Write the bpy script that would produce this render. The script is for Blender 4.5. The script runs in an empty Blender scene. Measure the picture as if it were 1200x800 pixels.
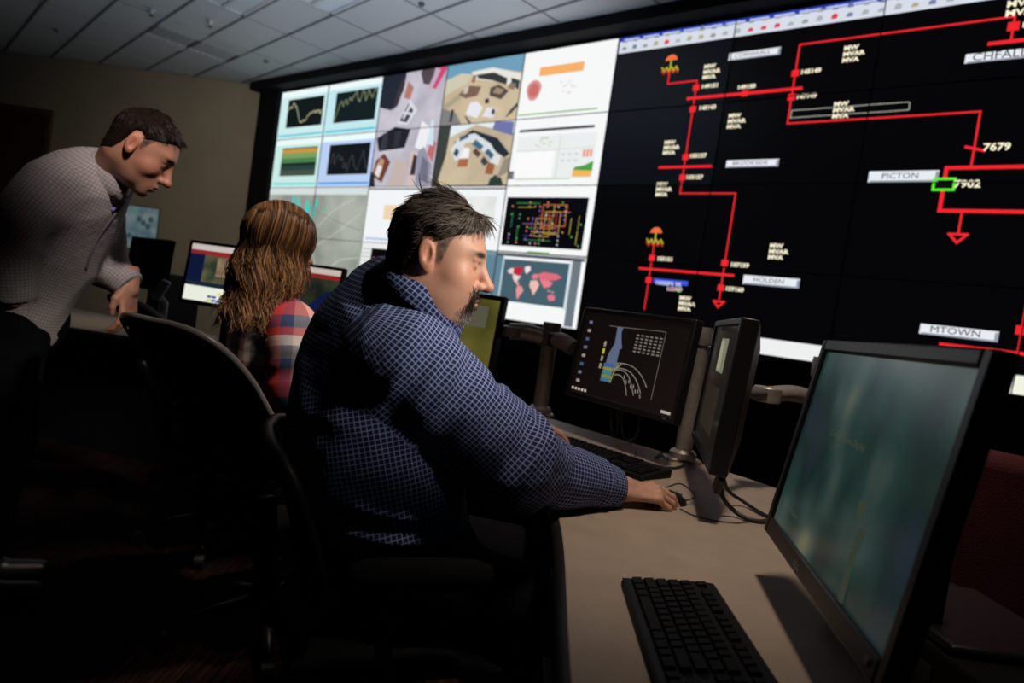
import bpy, bmesh, math, random
import numpy as np
from mathutils import Vector, Matrix, Euler

random.seed(7); np.random.seed(7)
SC = bpy.context.scene
COL = SC.collection

# ------------------------------------------------------------------ camera
FPX = 780.0                              # focal length for a 1200 px wide frame
PITCH, ROLL, CAMH = math.radians(-2.41), math.radians(8.134), 1.18
_r0 = np.array([1.0, 0, 0]); FWD = np.array([0, math.cos(PITCH), math.sin(PITCH)]); _u0 = np.cross(_r0, FWD)
RGT = math.cos(ROLL) * _r0 + math.sin(ROLL) * _u0
UPV = -math.sin(ROLL) * _r0 + math.cos(ROLL) * _u0
cam = bpy.data.cameras.new('camera'); cam_o = bpy.data.objects.new('camera', cam); COL.objects.link(cam_o)
cam_o.matrix_world = Matrix(((RGT[0], UPV[0], -FWD[0], 0), (RGT[1], UPV[1], -FWD[1], 0), (RGT[2], UPV[2], -FWD[2], CAMH), (0, 0, 0, 1)))
cam.sensor_width = 36; cam.lens = 36 * FPX / 1200; cam.clip_start = 0.05; cam.clip_end = 60
cam.dof.use_dof = True; cam.dof.focus_distance = 1.36; cam.dof.aperture_fstop = 3.4
SC.camera = cam_o

# ------------------------------------------------------------------ world, exposure, lamps
SC.view_settings.view_transform = 'Standard'; SC.view_settings.look = 'None'
SC.view_settings.exposure = 0.0; SC.view_settings.gamma = 1.0; SC.view_settings.use_curve_mapping = False
w = bpy.data.worlds.new('world'); SC.world = w; w.use_nodes = True
w.node_tree.nodes['Background'].inputs[0].default_value = (0.55, 0.6, 0.75, 1)
w.node_tree.nodes['Background'].inputs[1].default_value = 0.004

def spot(name, loc, target, energy, cone, blend, size, color):
    l = bpy.data.lights.new(name, 'SPOT'); l.energy = energy; l.spot_size = math.radians(cone); l.spot_blend = blend
    l.shadow_soft_size = size; l.color = color
    o = bpy.data.objects.new(name, l); COL.objects.link(o); o.location = loc
    d = Vector(target) - Vector(loc); o.rotation_euler = d.to_track_quat('-Z', 'Y').to_euler(); return o
spot('key_spot', (1.95, 0.15, 2.45), (-0.04, 1.38, 1.30), 430, 16.5, 1.0, 0.10, (1.0, 0.90, 0.78))  # unseen spot added for the strobe-like light on the seated man
spot('desk_fill', (0.50, 1.0, 3.7), (0.44, 1.72, 0.76), 215, 44, 1.0, 0.15, (1.0, 0.84, 0.70))  # added spot without a fixture, brightens the foreground desk
spot('aisle_spot', (-0.05, 0.7, 3.0), (-1.22, 2.12, 1.56), 270, 16, 1.0, 0.12, (1.0, 0.86, 0.80))  # unseen spot added to light the leaning man
spot('hair_spot', (0.30, 1.6, 3.5), (-0.66, 2.02, 1.14), 240, 19, 1.0, 0.10, (1.0, 0.87, 0.74))  # unseen spot added over the woman's hair and shoulder
spot('side_desk_fill', (-2.5, 3.5, 3.7), (-2.6, 4.05, 0.77), 70, 26, 1.0, 0.15, (1.0, 0.86, 0.72))  # fill spot added only to brighten the far side desk
spot('ceiling_fill', (-1.0, 4.6, 0.9), (-1.9, 6.6, 4.2), 330, 95, 1.0, 0.5, (0.70, 0.83, 1.0))  # upward fill added to brighten the ceiling, no cove lamp is there
spot('wall_fill', (-2.4, 6.0, 3.6), (-4.4, 10.6, 2.3), 200, 70, 1.0, 0.4, (1.0, 0.90, 0.76))  # fill spot added to lift the beige wall, no such fixture

# ------------------------------------------------------------------ measuring helpers
def ray(px, py): return RGT * (px - 600) / FPX + UPV * (400 - py) / FPX + FWD
def at(px, py, D): return np.array([0, 0, CAMH]) + D * ray(px, py)
def onz(px, py, z):
    d = ray(px, py); return np.array([0, 0, CAMH]) + d * (z - CAMH) / d[2]
S = 1.3                                             # room scale (metres)
WANG = math.radians(52.086)
W_O = np.array([0.49396 * S, 5.25219 * S, CAMH + (1.123615 - 1.18) * S])   # foot of the wall between page section and diagram section
W_X = np.array([math.sin(WANG), -math.cos(WANG), 0]); W_Y = np.array([math.cos(WANG), math.sin(WANG), 0])
PW, PH = 0.9221 * S, 0.57 * S
def wuv(px, py):                                    # photo measurement -> metres along / up the video wall
    d = ray(px, py); o = np.array([0, 0, CAMH])
    t = ((W_O - o) @ W_Y) / (d @ W_Y); p = o + t * d - W_O
    return float(p @ W_X), float(p[2])

# ------------------------------------------------------------------ materials
MATS = {}
def mat(name, color, rough=0.6, metal=0.0, spec=0.5, noise=None, bump=None, emit=None, estr=1.0, coat=0.0, alpha_attr=None):
    if name in MATS: return MATS[name]
    m = bpy.data.materials.new(name); m.use_nodes = True; nt = m.node_tree; b = nt.nodes['Principled BSDF']
    b.inputs['Base Color'].default_value = (*color, 1); b.inputs['Roughness'].default_value = rough
    b.inputs['Metallic'].default_value = metal; b.inputs['Specular IOR Level'].default_value = spec
    b.inputs['Coat Weight'].default_value = coat
    if noise:                                       # (scale, amount)
        tc = nt.nodes.new('ShaderNodeTexCoord'); n = nt.nodes.new('ShaderNodeTexNoise'); n.inputs['Scale'].default_value = noise[0]
        n.inputs['Detail'].default_value = 4
        nt.links.new(tc.outputs['Object'], n.inputs['Vector'])
        r = nt.nodes.new('ShaderNodeValToRGB'); a = noise[1]
        r.color_ramp.elements[0].position = 0.3; r.color_ramp.elements[1].position = 0.7
        r.color_ramp.elements[0].color = (*[c * (1 - a) for c in color], 1); r.color_ramp.elements[1].color = (*[min(1, c * (1 + a)) for c in color], 1)
        nt.links.new(n.outputs['Fac'], r.inputs['Fac']); nt.links.new(r.outputs['Color'], b.inputs['Base Color'])
    if bump:                                        # (scale, strength)
        tc = nt.nodes.new('ShaderNodeTexCoord'); n = nt.nodes.new('ShaderNodeTexNoise'); n.inputs['Scale'].default_value = bump[0]
        nt.links.new(tc.outputs['Object'], n.inputs['Vector'])
        bp = nt.nodes.new('ShaderNodeBump'); bp.inputs['Strength'].default_value = bump[1]; bp.inputs['Distance'].default_value = 0.01
        nt.links.new(n.outputs['Fac'], bp.inputs['Height']); nt.links.new(bp.outputs['Normal'], b.inputs['Normal'])
    if emit:
        b.inputs['Emission Color'].default_value = (*emit, 1); b.inputs['Emission Strength'].default_value = estr
    MATS[name] = m; return m
_ecount = {}
def lin(c): return tuple(((x / 255) / 12.92 if x / 255 <= 0.04045 else ((x / 255 + 0.055) / 1.055) ** 2.4) for x in c)
def glow(rgb, k=1.0):                               # lit screen colour, given in sRGB 0-255
    key = 'screen_%d_%d_%d_%d' % (*rgb, int(k * 100))
    return mat(key, (0.01, 0.01, 0.01), 0.45, spec=0.2, emit=lin(rgb), estr=k)
def glow_noise(name, c1, c2, scale, k=1.0, detail=3, stretch=(1, 1, 1)):
    if name in MATS: return MATS[name]
    m = mat(name, (0.01, 0.01, 0.01), 0.45, spec=0.2, emit=(1, 1, 1), estr=k); nt = m.node_tree; b = nt.nodes['Principled BSDF']
    tc = nt.nodes.new('ShaderNodeTexCoord'); mp = nt.nodes.new('ShaderNodeMapping'); mp.inputs['Scale'].default_value = stretch
    n = nt.nodes.new('ShaderNodeTexNoise'); n.inputs['Scale'].default_value = scale; n.inputs['Detail'].default_value = detail
    r = nt.nodes.new('ShaderNodeValToRGB'); r.color_ramp.elements[0].position = 0.35; r.color_ramp.elements[1].position = 0.65
    r.color_ramp.elements[0].color = (*lin(c1), 1); r.color_ramp.elements[1].color = (*lin(c2), 1)
    nt.links.new(tc.outputs['Object'], mp.inputs[0]); nt.links.new(mp.outputs[0], n.inputs['Vector'])
    nt.links.new(n.outputs['Fac'], r.inputs['Fac']); nt.links.new(r.outputs['Color'], b.inputs['Emission Color'])
    return m

# ------------------------------------------------------------------ object helpers
def link(o, parent=None):
    COL.objects.link(o)
    if parent is not None: o.parent = parent
    return o
def tag(o, label=None, cat=None, group=None, kind=None):
    if label: o['label'] = label
    if cat: o['category'] = cat
    if group: o['group'] = group
    if kind: o['kind'] = kind
    return o
def empty(name, loc=(0, 0, 0), rz=0.0, mtx=None):
    o = bpy.data.objects.new(name, None); o.empty_display_size = 0.1; COL.objects.link(o)
    if mtx is not None: o.matrix_world = mtx
    else: o.location = loc; o.rotation_euler = (0, 0, rz)
    return o
def thing(name, label, cat, loc=(0, 0, 0), rz=0.0, group=None, mtx=None):
    return tag(empty(name, loc, rz, mtx), label, cat, group)
class MB:
    """collects simple solids into one mesh"""
    def __init__(s): s.v = []; s.f = []
    def add(s, vs, fs):
        k = len(s.v); s.v += [tuple(map(float, p)) for p in vs]; s.f += [tuple(i + k for i in f) for f in fs]; return s
    def box(s, c, d, R=None):
        vs = []
        for x in (-.5, .5):
            for y in (-.5, .5):
                for z in (-.5, .5):
                    p = Vector((x * d[0], y * d[1], z * d[2]))
                    if R is not None: p = R @ p
                    vs.append((p.x + c[0], p.y + c[1], p.z + c[2]))
        return s.add(vs, [(0, 1, 3, 2), (4, 6, 7, 5), (0, 4, 5, 1), (2, 3, 7, 6), (0, 2, 6, 4), (1, 5, 7, 3)])
    def b2(s, lo, hi): return s.box([(a + b) / 2 for a, b in zip(lo, hi)], [abs(b - a) for a, b in zip(lo, hi)])
    def prism(s, poly, z0, z1):                     # polygon in xy, counter-clockwise
        n = len(poly); vs = [(x, y, z0) for x, y in poly] + [(x, y, z1) for x, y in poly]
        return s.add(vs, [tuple(range(n - 1, -1, -1)), tuple(range(n, 2 * n))] + [(i, (i + 1) % n, n + (i + 1) % n, n + i) for i in range(n)])
    def tube(s, pts, r, n=8, cap=True):
        pts = [Vector(p) for p in pts]; m = len(pts); rs = r if isinstance(r, (list, tuple)) else [r] * m
        vs = []; fs = []; ref = None
        for i, p in enumerate(pts):
            t = (pts[min(i + 1, m - 1)] - pts[max(i - 1, 0)]).normalized()
            if ref is None: ref = Vector((0, 0, 1)) if abs(t.z) < 0.9 else Vector((1, 0, 0))
            a = (ref - t * ref.dot(t)).normalized(); b = t.cross(a); ref = a
            for k in range(n):
                th = 2 * math.pi * k / n; q = p + a * (rs[i] * math.cos(th)) + b * (rs[i] * math.sin(th)); vs.append(tuple(q))
        for i in range(m - 1):
            for k in range(n): fs.append((i * n + k, i * n + (k + 1) % n, (i + 1) * n + (k + 1) % n, (i + 1) * n + k))
        if cap: fs += [tuple(range(n - 1, -1, -1)), tuple((m - 1) * n + k for k in range(n))]
        return s.add(vs, fs)
    def lathe(s, prof, n=20, c=(0, 0, 0)):          # prof: [(r, z)...] bottom to top
        vs = []; fs = []; m = len(prof)
        for r, z in prof:
            for k in range(n):
                th = 2 * math.pi * k / n; vs.append((c[0] + r * math.cos(th), c[1] + r * math.sin(th), c[2] + z))
        for i in range(m - 1):
            for k in range(n): fs.append((i * n + k, i * n + (k + 1) % n, (i + 1) * n + (k + 1) % n, (i + 1) * n + k))
        fs += [tuple(range(n - 1, -1, -1)), tuple((m - 1) * n + k for k in range(n))]
        return s.add(vs, fs)
    def mesh(s, name): 
        me = bpy.data.meshes.new(name); me.from_pydata(s.v, [], s.f); me.update(); return me
    def build(s, name, m, parent=None, smooth=False, bevel=0.0, seg=2):
        me = s.mesh(name); me.materials.append(m); o = bpy.data.objects.new(name, me); link(o, parent)
        if bevel: 
            b = o.modifiers.new('bevel', 'BEVEL'); b.width = bevel; b.segments = seg; b.limit_method = 'ANGLE'; b.angle_limit = 0.6
        if smooth or bevel:
            me.polygons.foreach_set('use_smooth', [True] * len(me.polygons))
            if bevel or smooth == 'auto':
                try: me.set_sharp_from_angle(angle=0.7)
                except Exception: pass
        return o
def smooth_path(pts, n=8):                          # Catmull-Rom through points
    P = [np.array(p, float) for p in pts]; P = [2 * P[0] - P[1]] + P + [2 * P[-1] - P[-2]]; out = []
    for i in range(1, len(P) - 2):
        for k in range(n):
            t = k / n; a, b, c, d = P[i - 1:i + 3]
            out.append(.5 * (2 * b + (c - a) * t + (2 * a - 5 * b + 4 * c - d) * t * t + (3 * b - a - 3 * c + d) * t ** 3))
    out.append(P[-2]); return [tuple(p) for p in out]
def text(name, s, size, m, parent, loc, align='LEFT', rot=(math.pi / 2, 0, 0), sx=1.0, bold=0.0):
    cu = bpy.data.curves.new(name, 'FONT'); cu.body = s; cu.size = size; cu.align_x = align; cu.align_y = 'CENTER'; cu.offset = bold
    cu.resolution_u = 2
    tmp = bpy.data.objects.new(name + '_tmp', cu); COL.objects.link(tmp); bpy.context.view_layer.update()
    me = bpy.data.meshes.new_from_object(tmp.evaluated_get(bpy.context.evaluated_depsgraph_get()))
    bpy.data.objects.remove(tmp); bpy.data.curves.remove(cu)
    me.materials.clear(); me.materials.append(m); o = bpy.data.objects.new(name, me); link(o, parent)
    o.location = loc; o.rotation_euler = rot; o.scale = (sx, 1, 1); return o

# ------------------------------------------------------------------ the room
CEIL = CAMH + 2.34 * S
m_carpet = mat('carpet', (0.045, 0.022, 0.016), 0.95, spec=0.1)
nt = m_carpet.node_tree; b_ = nt.nodes['Principled BSDF']
tc = nt.nodes.new('ShaderNodeTexCoord'); mp = nt.nodes.new('ShaderNodeMapping'); mp.inputs['Rotation'].default_value = (0, 0, math.radians(35)); mp.inputs['Scale'].default_value = (70, 2.5, 1)
nz = nt.nodes.new('ShaderNodeTexNoise'); nz.inputs['Scale'].default_value = 1.0; nz.inputs['Detail'].default_value = 3
rp = nt.nodes.new('ShaderNodeValToRGB'); rp.color_ramp.elements[0].position = .38; rp.color_ramp.elements[1].position = .66
rp.color_ramp.elements[0].color = (.006, .003, .0025, 1); rp.color_ramp.elements[1].color = (.032, .014, .009, 1)
nt.links.new(tc.outputs['Object'], mp.inputs[0]); nt.links.new(mp.outputs[0], nz.inputs['Vector']); nt.links.new(nz.outputs['Fac'], rp.inputs['Fac']); nt.links.new(rp.outputs['Color'], b_.inputs['Base Color'])
o = MB().b2((-10, -2.5, -0.1), (8, 13, 0)).build('floor', m_carpet); tag(o, 'dark red brown striped carpet floor', kind='structure')

m_beige = mat('beige_paint', (0.34, 0.28, 0.20), 0.85, noise=(1.5, 0.06), bump=(120, 0.05))
m_black = mat('black_paint', (0.006, 0.006, 0.007), 0.8, spec=0.2)
yb = 8.245 * S                                       # beige wall, nearly square to the camera
o = MB().b2((-10, 0, 0), (1.2, 0.12, CEIL)).build('wall_back', m_beige); o.location = (0, yb - 0.02, 0); o.rotation_euler = (0, 0, math.radians(-1.6)); tag(o, 'beige painted wall at the far end', kind='structure')
wall_rot = math.atan2(W_X[1], W_X[0])
wv = empty('wall_video', tuple(W_O * [1, 1, 0]), wall_rot); tag(wv, 'black wall that carries the video wall', kind='structure')
MB().b2((-5.6 * PW, 0.14, 0), (6 * PW, 0.3, CEIL)).build('wall_surface', m_black, wv)
MB().b2((-5 * PW - .02, 0.02, 0), (6 * PW, 0.13, W_O[2] - 0.03)).build('plinth', m_black, wv)
MB().b2((-5.5 * PW, -0.22, W_O[2] + 4 * PH + 0.035), (6 * PW, 0.14, CEIL)).build('bulkhead', m_black, wv)
MB().b2((-5.6 * PW, -0.05, 0), (-5 * PW - .03, 0.14, W_O[2] + 4 * PH + 0.035)).build('side_panel', m_black, wv)

# suspended ceiling: main runners every 0.55 m, tiles 1.1 m long
m_tile = mat('ceiling_tile', (0.62, 0.62, 0.64), 0.9, noise=(60, 0.06), bump=(220, 0.08))
m_tbar = mat('ceiling_grid', (0.16, 0.16, 0.17), 0.6)
m_void = mat('plenum', (0.02, 0.02, 0.02), 0.9)
ceil = empty('ceiling', (0, 0, CEIL), math.radians(134.6)); tag(ceil, 'suspended ceiling of pale rectangular tiles', kind='structure')
MB().b2((-9, -12, .05), (15, 9, .1)).build('ceiling_deck', m_void, ceil)
# local x runs along the runners (away to the left), local y across.  perpendicular offsets of the seven runners seen
c134 = math.radians(134.6); DX = np.array([math.cos(c134), math.sin(c134)]); DY = np.array([-math.sin(c134), math.cos(c134)])
def cl(px, py):
    p = onz(px, py, CEIL); return float(p[:2] @ DX), float(p[:2] @ DY)
TW, TL = 0.545, 1.12
y0 = cl(420, 47)[1]; x0 = cl(556, 43)[0]
me_tile = MB().b2((-.5 * TL + .012, -.5 * TW + .010, 0), (.5 * TL - .012, .5 * TW - .010, .02)).mesh('ceiling_tile'); me_tile.materials.append(m_tile)
fixtures = {}
inside = lambda p: p[1] < yb + 0.75 and (p - W_O[:2]) @ W_Y[:2] < 0.1
def cell(px, py):
    x, y = cl(px, py); return math.floor((x - x0) / TL), math.floor((y - y0) / TW)
light_cells = [cell(284, 4), cell(395, 3)]; vent_cells = [cell(212, 47)]; grille_cells = [cell(262, 66)]
for i in range(-6, 12):
    for j in range(-9, 9):
        cx, cy = x0 + (i + .5) * TL, y0 + (j + .5) * TW
        wp = DX * cx + DY * cy
        if not inside(wp) or wp[0] < -9.2 or wp[0] > 4.5 or wp[1] < 2.2: continue
        if (i, j) in light_cells + vent_cells + grille_cells: continue
        t = bpy.data.objects.new('ceiling_tile', me_tile); link(t, ceil); t.location = (cx, cy, 0.004 + 0.002 * random.random())
me_run = MB().b2((0, -.012, -.006), (1, .012, .03)).mesh('runner'); me_run.materials.append(m_tbar)
me_cross = MB().b2((-.006, -.5, -.003), (.006, .5, .02)).mesh('cross_tee'); me_cross.materials.append(mat('ceiling_cross_tee', (.34, .34, .36), .7))
for j in range(-9, 9):
    t = bpy.data.objects.new('runner', me_run); link(t, ceil); t.location = (x0 - 5 * TL, y0 + j * TW, 0); t.scale = (13 * TL, 1, 1)
for i in range(-5, 12):
    for j in range(-9, 9):
        cx, cy = x0 + i * TL, y0 + (j + .5) * TW; wp = DX * cx + DY * cy
        if not inside(wp) or wp[1] < 2.2 or abs(wp[0]) > 9: continue
        t = bpy.data.objects.new('cross_tee', me_cross); link(t, ceil); t.location = (cx, cy, 0); t.scale = (1, TW, 1)
# fixtures set in the ceiling (unlit)
m_lens = mat('prismatic_lens', (0.75, 0.8, 0.85), 0.25, noise=(30, .1), bump=(80, .4)); m_wmet = mat('white_enamel', (0.6, 0.6, 0.62), 0.45)
m_dgrey = mat('dark_grey_metal', (0.12, 0.12, 0.13), 0.5)
def ceil_world(i, j):
    p = DX * (x0 + (i + .5) * TL) + DY * (y0 + (j + .5) * TW); return (p[0], p[1], CEIL)
for k, (i, j) in enumerate(light_cells):
    f = thing('ceiling_light', ['unlit recessed ceiling light with two lens panels, nearer the ceiling vent', 'unlit recessed ceiling light with shiny lens above the video wall'][k], 'ceiling light', ceil_world(i, j), c134, 'recessed lights in the ceiling')
    MB().b2((-.5 * TL + .01, -.5 * TW + .01, .03), (.5 * TL - .01, .5 * TW - .01, .045)).build('housing', m_wmet, f)
    mb = MB()
    for s_ in (-1, 1): mb.b2((-.5 * TL + .01, s_ * (.5 * TW - .035) - .02, -.006), (.5 * TL - .01, s_ * (.5 * TW - .035) + .02, .03)); mb.b2((s_ * (.5 * TL - .03) - .02, -.5 * TW + .01, -.006), (s_ * (.5 * TL - .03) + .02, .5 * TW - .01, .03))
    mb.b2((-.5 * TL + .05, -.02, -.006), (.5 * TL - .05, .02, .03)).build('frame', m_wmet, f)
    for s_ in (-1, 1): MB().b2((-.5 * TL + .05, s_ * .125 - .1, .004), (.5 * TL - .05, s_ * .125 + .1, .012)).build('lens_panel', m_lens, f)
for k, (i, j) in enumerate(vent_cells + grille_cells):
    f = thing('air_vent', ['square slatted air diffuser in the ceiling near the sprinkler', 'dark edged air return grille in the ceiling beside the diffuser'][k], 'air vent', ceil_world(i, j), c134)
    MB().b2((-.5 * TL + .01, -.5 * TW + .01, .012), (.5 * TL - .01, .5 * TW - .01, .03)).build('backing', m_dgrey, f)
    MB().b2((-.5 * TL + .01, -.5 * TW + .01, -.004), (-.18, .5 * TW - .01, .016)).b2((.30, -.5 * TW + .01, -.004), (.5 * TL - .01, .5 * TW - .01, .016)).build('frame', m_tile if k == 0 else m_wmet, f)
    for q in range(6):
        MB().box((.06, -.2 + q * .08, .004), (.47, .062, .004), Matrix.Rotation(math.radians(12), 3, 'X')).build('slat', m_wmet, f)
def sprinkler(px, py, label):
    p = onz(px, py, CEIL); f = thing('sprinkler', label, 'sprinkler', (p[0], p[1], CEIL - .004), 0, 'ceiling sprinkler heads')
    mb = MB().lathe([(.05, 0), (.048, -.008), (.02, -.014), (.016, -.05)][::-1], 14); mb.build('escutcheon', m_wmet, f, 'auto')
    MB().lathe([(.034, -.078), (.034, -.074), (.008, -.068), (.010, -.05)], 12).build('deflector', mat('bronze', (.30, .14, .06), .35, .8), f, 'auto')
sprinkler(178, 11, 'bronze sprinkler head on ceiling above the leaning man'); sprinkler(247, 24, 'bronze sprinkler head beside the slatted air diffuser')
for px, py, lb in ((67, 35, 'small dark sensor disc on ceiling near the back wall'), (312, 71, 'small dark sensor disc on ceiling close to the bulkhead'), (494, 4, 'small dark sensor disc on ceiling above the camera pictures')):
    p = onz(px, py, CEIL); o = MB().lathe([(.012, -.03), (.028, -.022), (.034, -.006), (.036, .004)], 14).build('ceiling_sensor', m_dgrey, None, 'auto'); o.location = (p[0], p[1], CEIL - .004); tag(o, lb, 'sensor', 'ceiling sensors')

# dark wooden door and frame in the beige wall
def wall_back_pt(px, py):
    d = ray(px, py); n = np.array([math.sin(math.radians(-1.6)), -math.cos(math.radians(-1.6)), 0]); o_ = np.array([0, yb - 0.02, 0]) - np.array([0, 0, CAMH])
    return np.array([0, 0, CAMH]) + d * ((o_ @ n) / (d @ n))
pt = wall_back_pt(64, 130)
dr = thing('door_1', 'dark brown wooden door in the beige wall', None, (pt[0], pt[1], 0), math.radians(-1.6)); dr['kind'] = 'structure'
m_wood = mat('dark_wood', (.09, .042, .022), .5, noise=(6, .3))
DH = pt[2]
MB().b2((-.09, -.05, 0), (0, .0, DH)).b2((-1.6, -.05, DH - .09), (-.09, 0, DH)).b2((-1.6, -.05, 0), (-1.51, 0, DH - .09)).build('door_frame', m_wood, dr, bevel=.006)
MB().b2((-1.51, -.025, 0), (-.09, 0, DH - .09)).build('door_leaf', mat('door_veneer', (.06, .027, .015), .45, noise=(4, .25)), dr)
MB().tube([(-1.42, -.03, 1.05), (-1.42, -.08, 1.05), (-1.30, -.08, 1.05)], .011).build('door_handle', m_wmet, dr, 'auto')

# ------------------------------------------------------------------ the video wall
vw = thing('video_wall', 'huge wall of tiled display panels showing charts, camera pictures and a red line diagram', 'video wall', tuple(W_O), wall_rot)
m_panel = mat('panel_glass', (0.004, 0.004, 0.005), 0.28, spec=0.35); m_bez = mat('panel_bezel', (0.012, 0.012, 0.013), 0.5)
m_dark = mat('lit_black_panel', (0.004, 0.004, 0.005), 0.28, spec=0.35, emit=lin((5, 5, 7)), estr=1.0)
m_dark2 = mat('lit_navy_panel', (0.004, 0.004, 0.005), 0.28, spec=0.35, emit=lin((10, 13, 19)), estr=1.0)
def panel_mesh(m_s):
    mb = MB().b2((0, 0, 0), (PW, .09, PH)); me = mb.mesh('display_panel'); me.materials.append(m_s); return me
pm = {0: panel_mesh(m_dark), 1: panel_mesh(m_dark2)}
bz = MB()
t_ = .0035
bz.b2((0, -.012, 0), (t_, 0, PH)); bz.b2((PW - t_, -.012, 0), (PW, 0, PH)); bz.b2((t_, -.012, 0), (PW - t_, 0, t_)); bz.b2((t_, -.012, PH - t_), (PW - t_, 0, PH))
bzm = bz.mesh('bezel'); bzm.materials.append(m_bez)
for c in range(-5, 4):
    for r in range(4):
        p = bpy.data.objects.new('display_panel', pm[1 if (c == 0 and r > 1) else 0]); link(p, vw); p.location = (c * PW, 0, r * PH)
        q = bpy.data.objects.new('bezel', bzm); link(q, p)
def ypos(layer): return -.0020 - .0009 * layer
def poly(name, pts, layer, m, parent=None):
    me = bpy.data.meshes.new(name); me.from_pydata([(u, ypos(layer), v) for u, v in pts], [], [tuple(range(len(pts)))]); me.materials.append(m)
    o = bpy.data.objects.new(name, me); link(o, parent or vw); return o
def rects(name, rl, layer, m, parent=None):            # several rectangles (u0,v0,u1,v1) of one picture element
    v = []; f = []
    for u0, v0, u1, v1 in rl:
        k = len(v); v += [(u0, ypos(layer), v0), (u1, ypos(layer), v0), (u1, ypos(layer), v1), (u0, ypos(layer), v1)]; f.append((k, k + 1, k + 2, k + 3))
    me = bpy.data.meshes.new(name); me.from_pydata(v, [], f); me.materials.append(m); o = bpy.data.objects.new(name, me); link(o, parent or vw); return o
def rect(name, u0, v0, u1, v1, layer, m, parent=None): return rects(name, [(u0, v0, u1, v1)], layer, m, parent)
def P(c, r, fx, fy): return (c + fx) * PW, (r + fy) * PH
def prect(name, c, r, f, layer, m, parent=None):       # f = (fx0, fy0, fx1, fy1) inside panel (c, r), may run past 1
    a = P(c, r, f[0], f[1]); b = P(c, r, f[2], f[3]); return rect(name, a[0], a[1], b[0], b[1], layer, m, parent)
def strip(name, pts, wd, layer, m, parent=None):       # a drawn line of width wd through points on the wall
    v = []; f = []
    for (a, b) in zip(pts[:-1], pts[1:]):
        a = np.array(a); b = np.array(b); d = b - a; L = np.hypot(*d)
        if L < 1e-6: continue
        d = d / L; n = np.array([-d[1], d[0]]) * wd / 2; a = a - d * wd / 2; b = b + d * wd / 2
        k = len(v)
        for q in (a - n, b - n, b + n, a + n): v.append((q[0], ypos(layer), q[1]))
        f.append((k, k + 1, k + 2, k + 3))
    me = bpy.data.meshes.new(name); me.from_pydata(v, [], f); me.materials.append(m); o = bpy.data.objects.new(name, me); link(o, parent or vw); return o
WHITE = (246, 248, 248)
# four trend chart windows, top left
for (c, r, bg, bar, plot) in ((-5, 3, (206, 236, 236), (90, 205, 222), (9, 20, 22)), (-4, 3, (196, 232, 238), (80, 200, 220), (12, 26, 30)), (-5, 2, (200, 236, 228), (110, 215, 220), (40, 60, 44)), (-4, 2, (186, 208, 244), (70, 160, 225), (12, 18, 24))):
    wdw = prect('chart_window', c, r, (0, 0, 1, 1), 0, glow(bg))
    prect('window_title_bar', c, r, (.02, .88, 1, 1), 1, glow((236, 250, 250)), wdw)
    prect('window_task_bar', c, r, (.03, .06, .97, .10), 1, glow(bar), wdw)
    fr = (.17, .24, .93, .82)
    pl = prect('chart_plot', c, r, fr, 1, glow(plot), wdw)
    f2 = lambda t, y: P(c, r, fr[0] + (fr[2] - fr[0]) * t, fr[1] + (fr[3] - fr[1]) * y)
    if (c, r) == (-5, 3): ys = [.62, .75, .72, .86, .78, .70, .52, .30, .18, .14, .22, .18, .34, .44, .42, .5, .44, .48, .5, .4, .55]
    elif (c, r) == (-4, 3): ys = [.05, .3, .6, .72, .5, .78, .55, .82, .7, .86, .98, .7, .6, .95, .9, .62, .98, .8, .7, .95, .9]
    elif (c, r) == (-4, 2): ys = [.5, .4, .72, .35, .55, .7, .45, .6, .2, .4, .1, .5, .62, .35, .2, .12, .45, .72, .5, .2, .3]
    else: ys = None
    if ys:
        random.seed(c * 10 + r)
        pts = []
        for k in range(len(ys) - 1):
            for q in range(4): pts.append(f2((k + q / 4 + .3) / 20.5, ys[k] + (ys[k + 1] - ys[k]) * q / 4 + random.uniform(-.035, .035)))
        strip('chart_line', pts, .011 if r == 3 else .006, 2, glow((206, 200, 156) if c == -5 else (150, 160, 120) if r == 3 else (90, 96, 100)), wdw)
        rects('chart_grid', [(*P(c, r, fr[0], fr[1] + g), P(c, r, fr[2], 0)[0], P(c, r, 0, fr[1] + g)[1] + .002) for g in (.14, .29, .43)], 1.5, glow((30, 48, 50)), wdw)
    else:
        for (y0_, y1_, cc) in ((.80, .96, (196, 150, 70)), (.62, .80, (120, 160, 96)), (.46, .62, (74, 128, 78)), (.36, .46, (22, 40, 36)), (.2, .36, (40, 66, 62)), (0, .2, (70, 80, 72))):
            a = f2(0, y0_); b = f2(1, y1_); rect('chart_band', a[0], a[1], b[0], b[1], 2, glow(cc), wdw)
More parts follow.
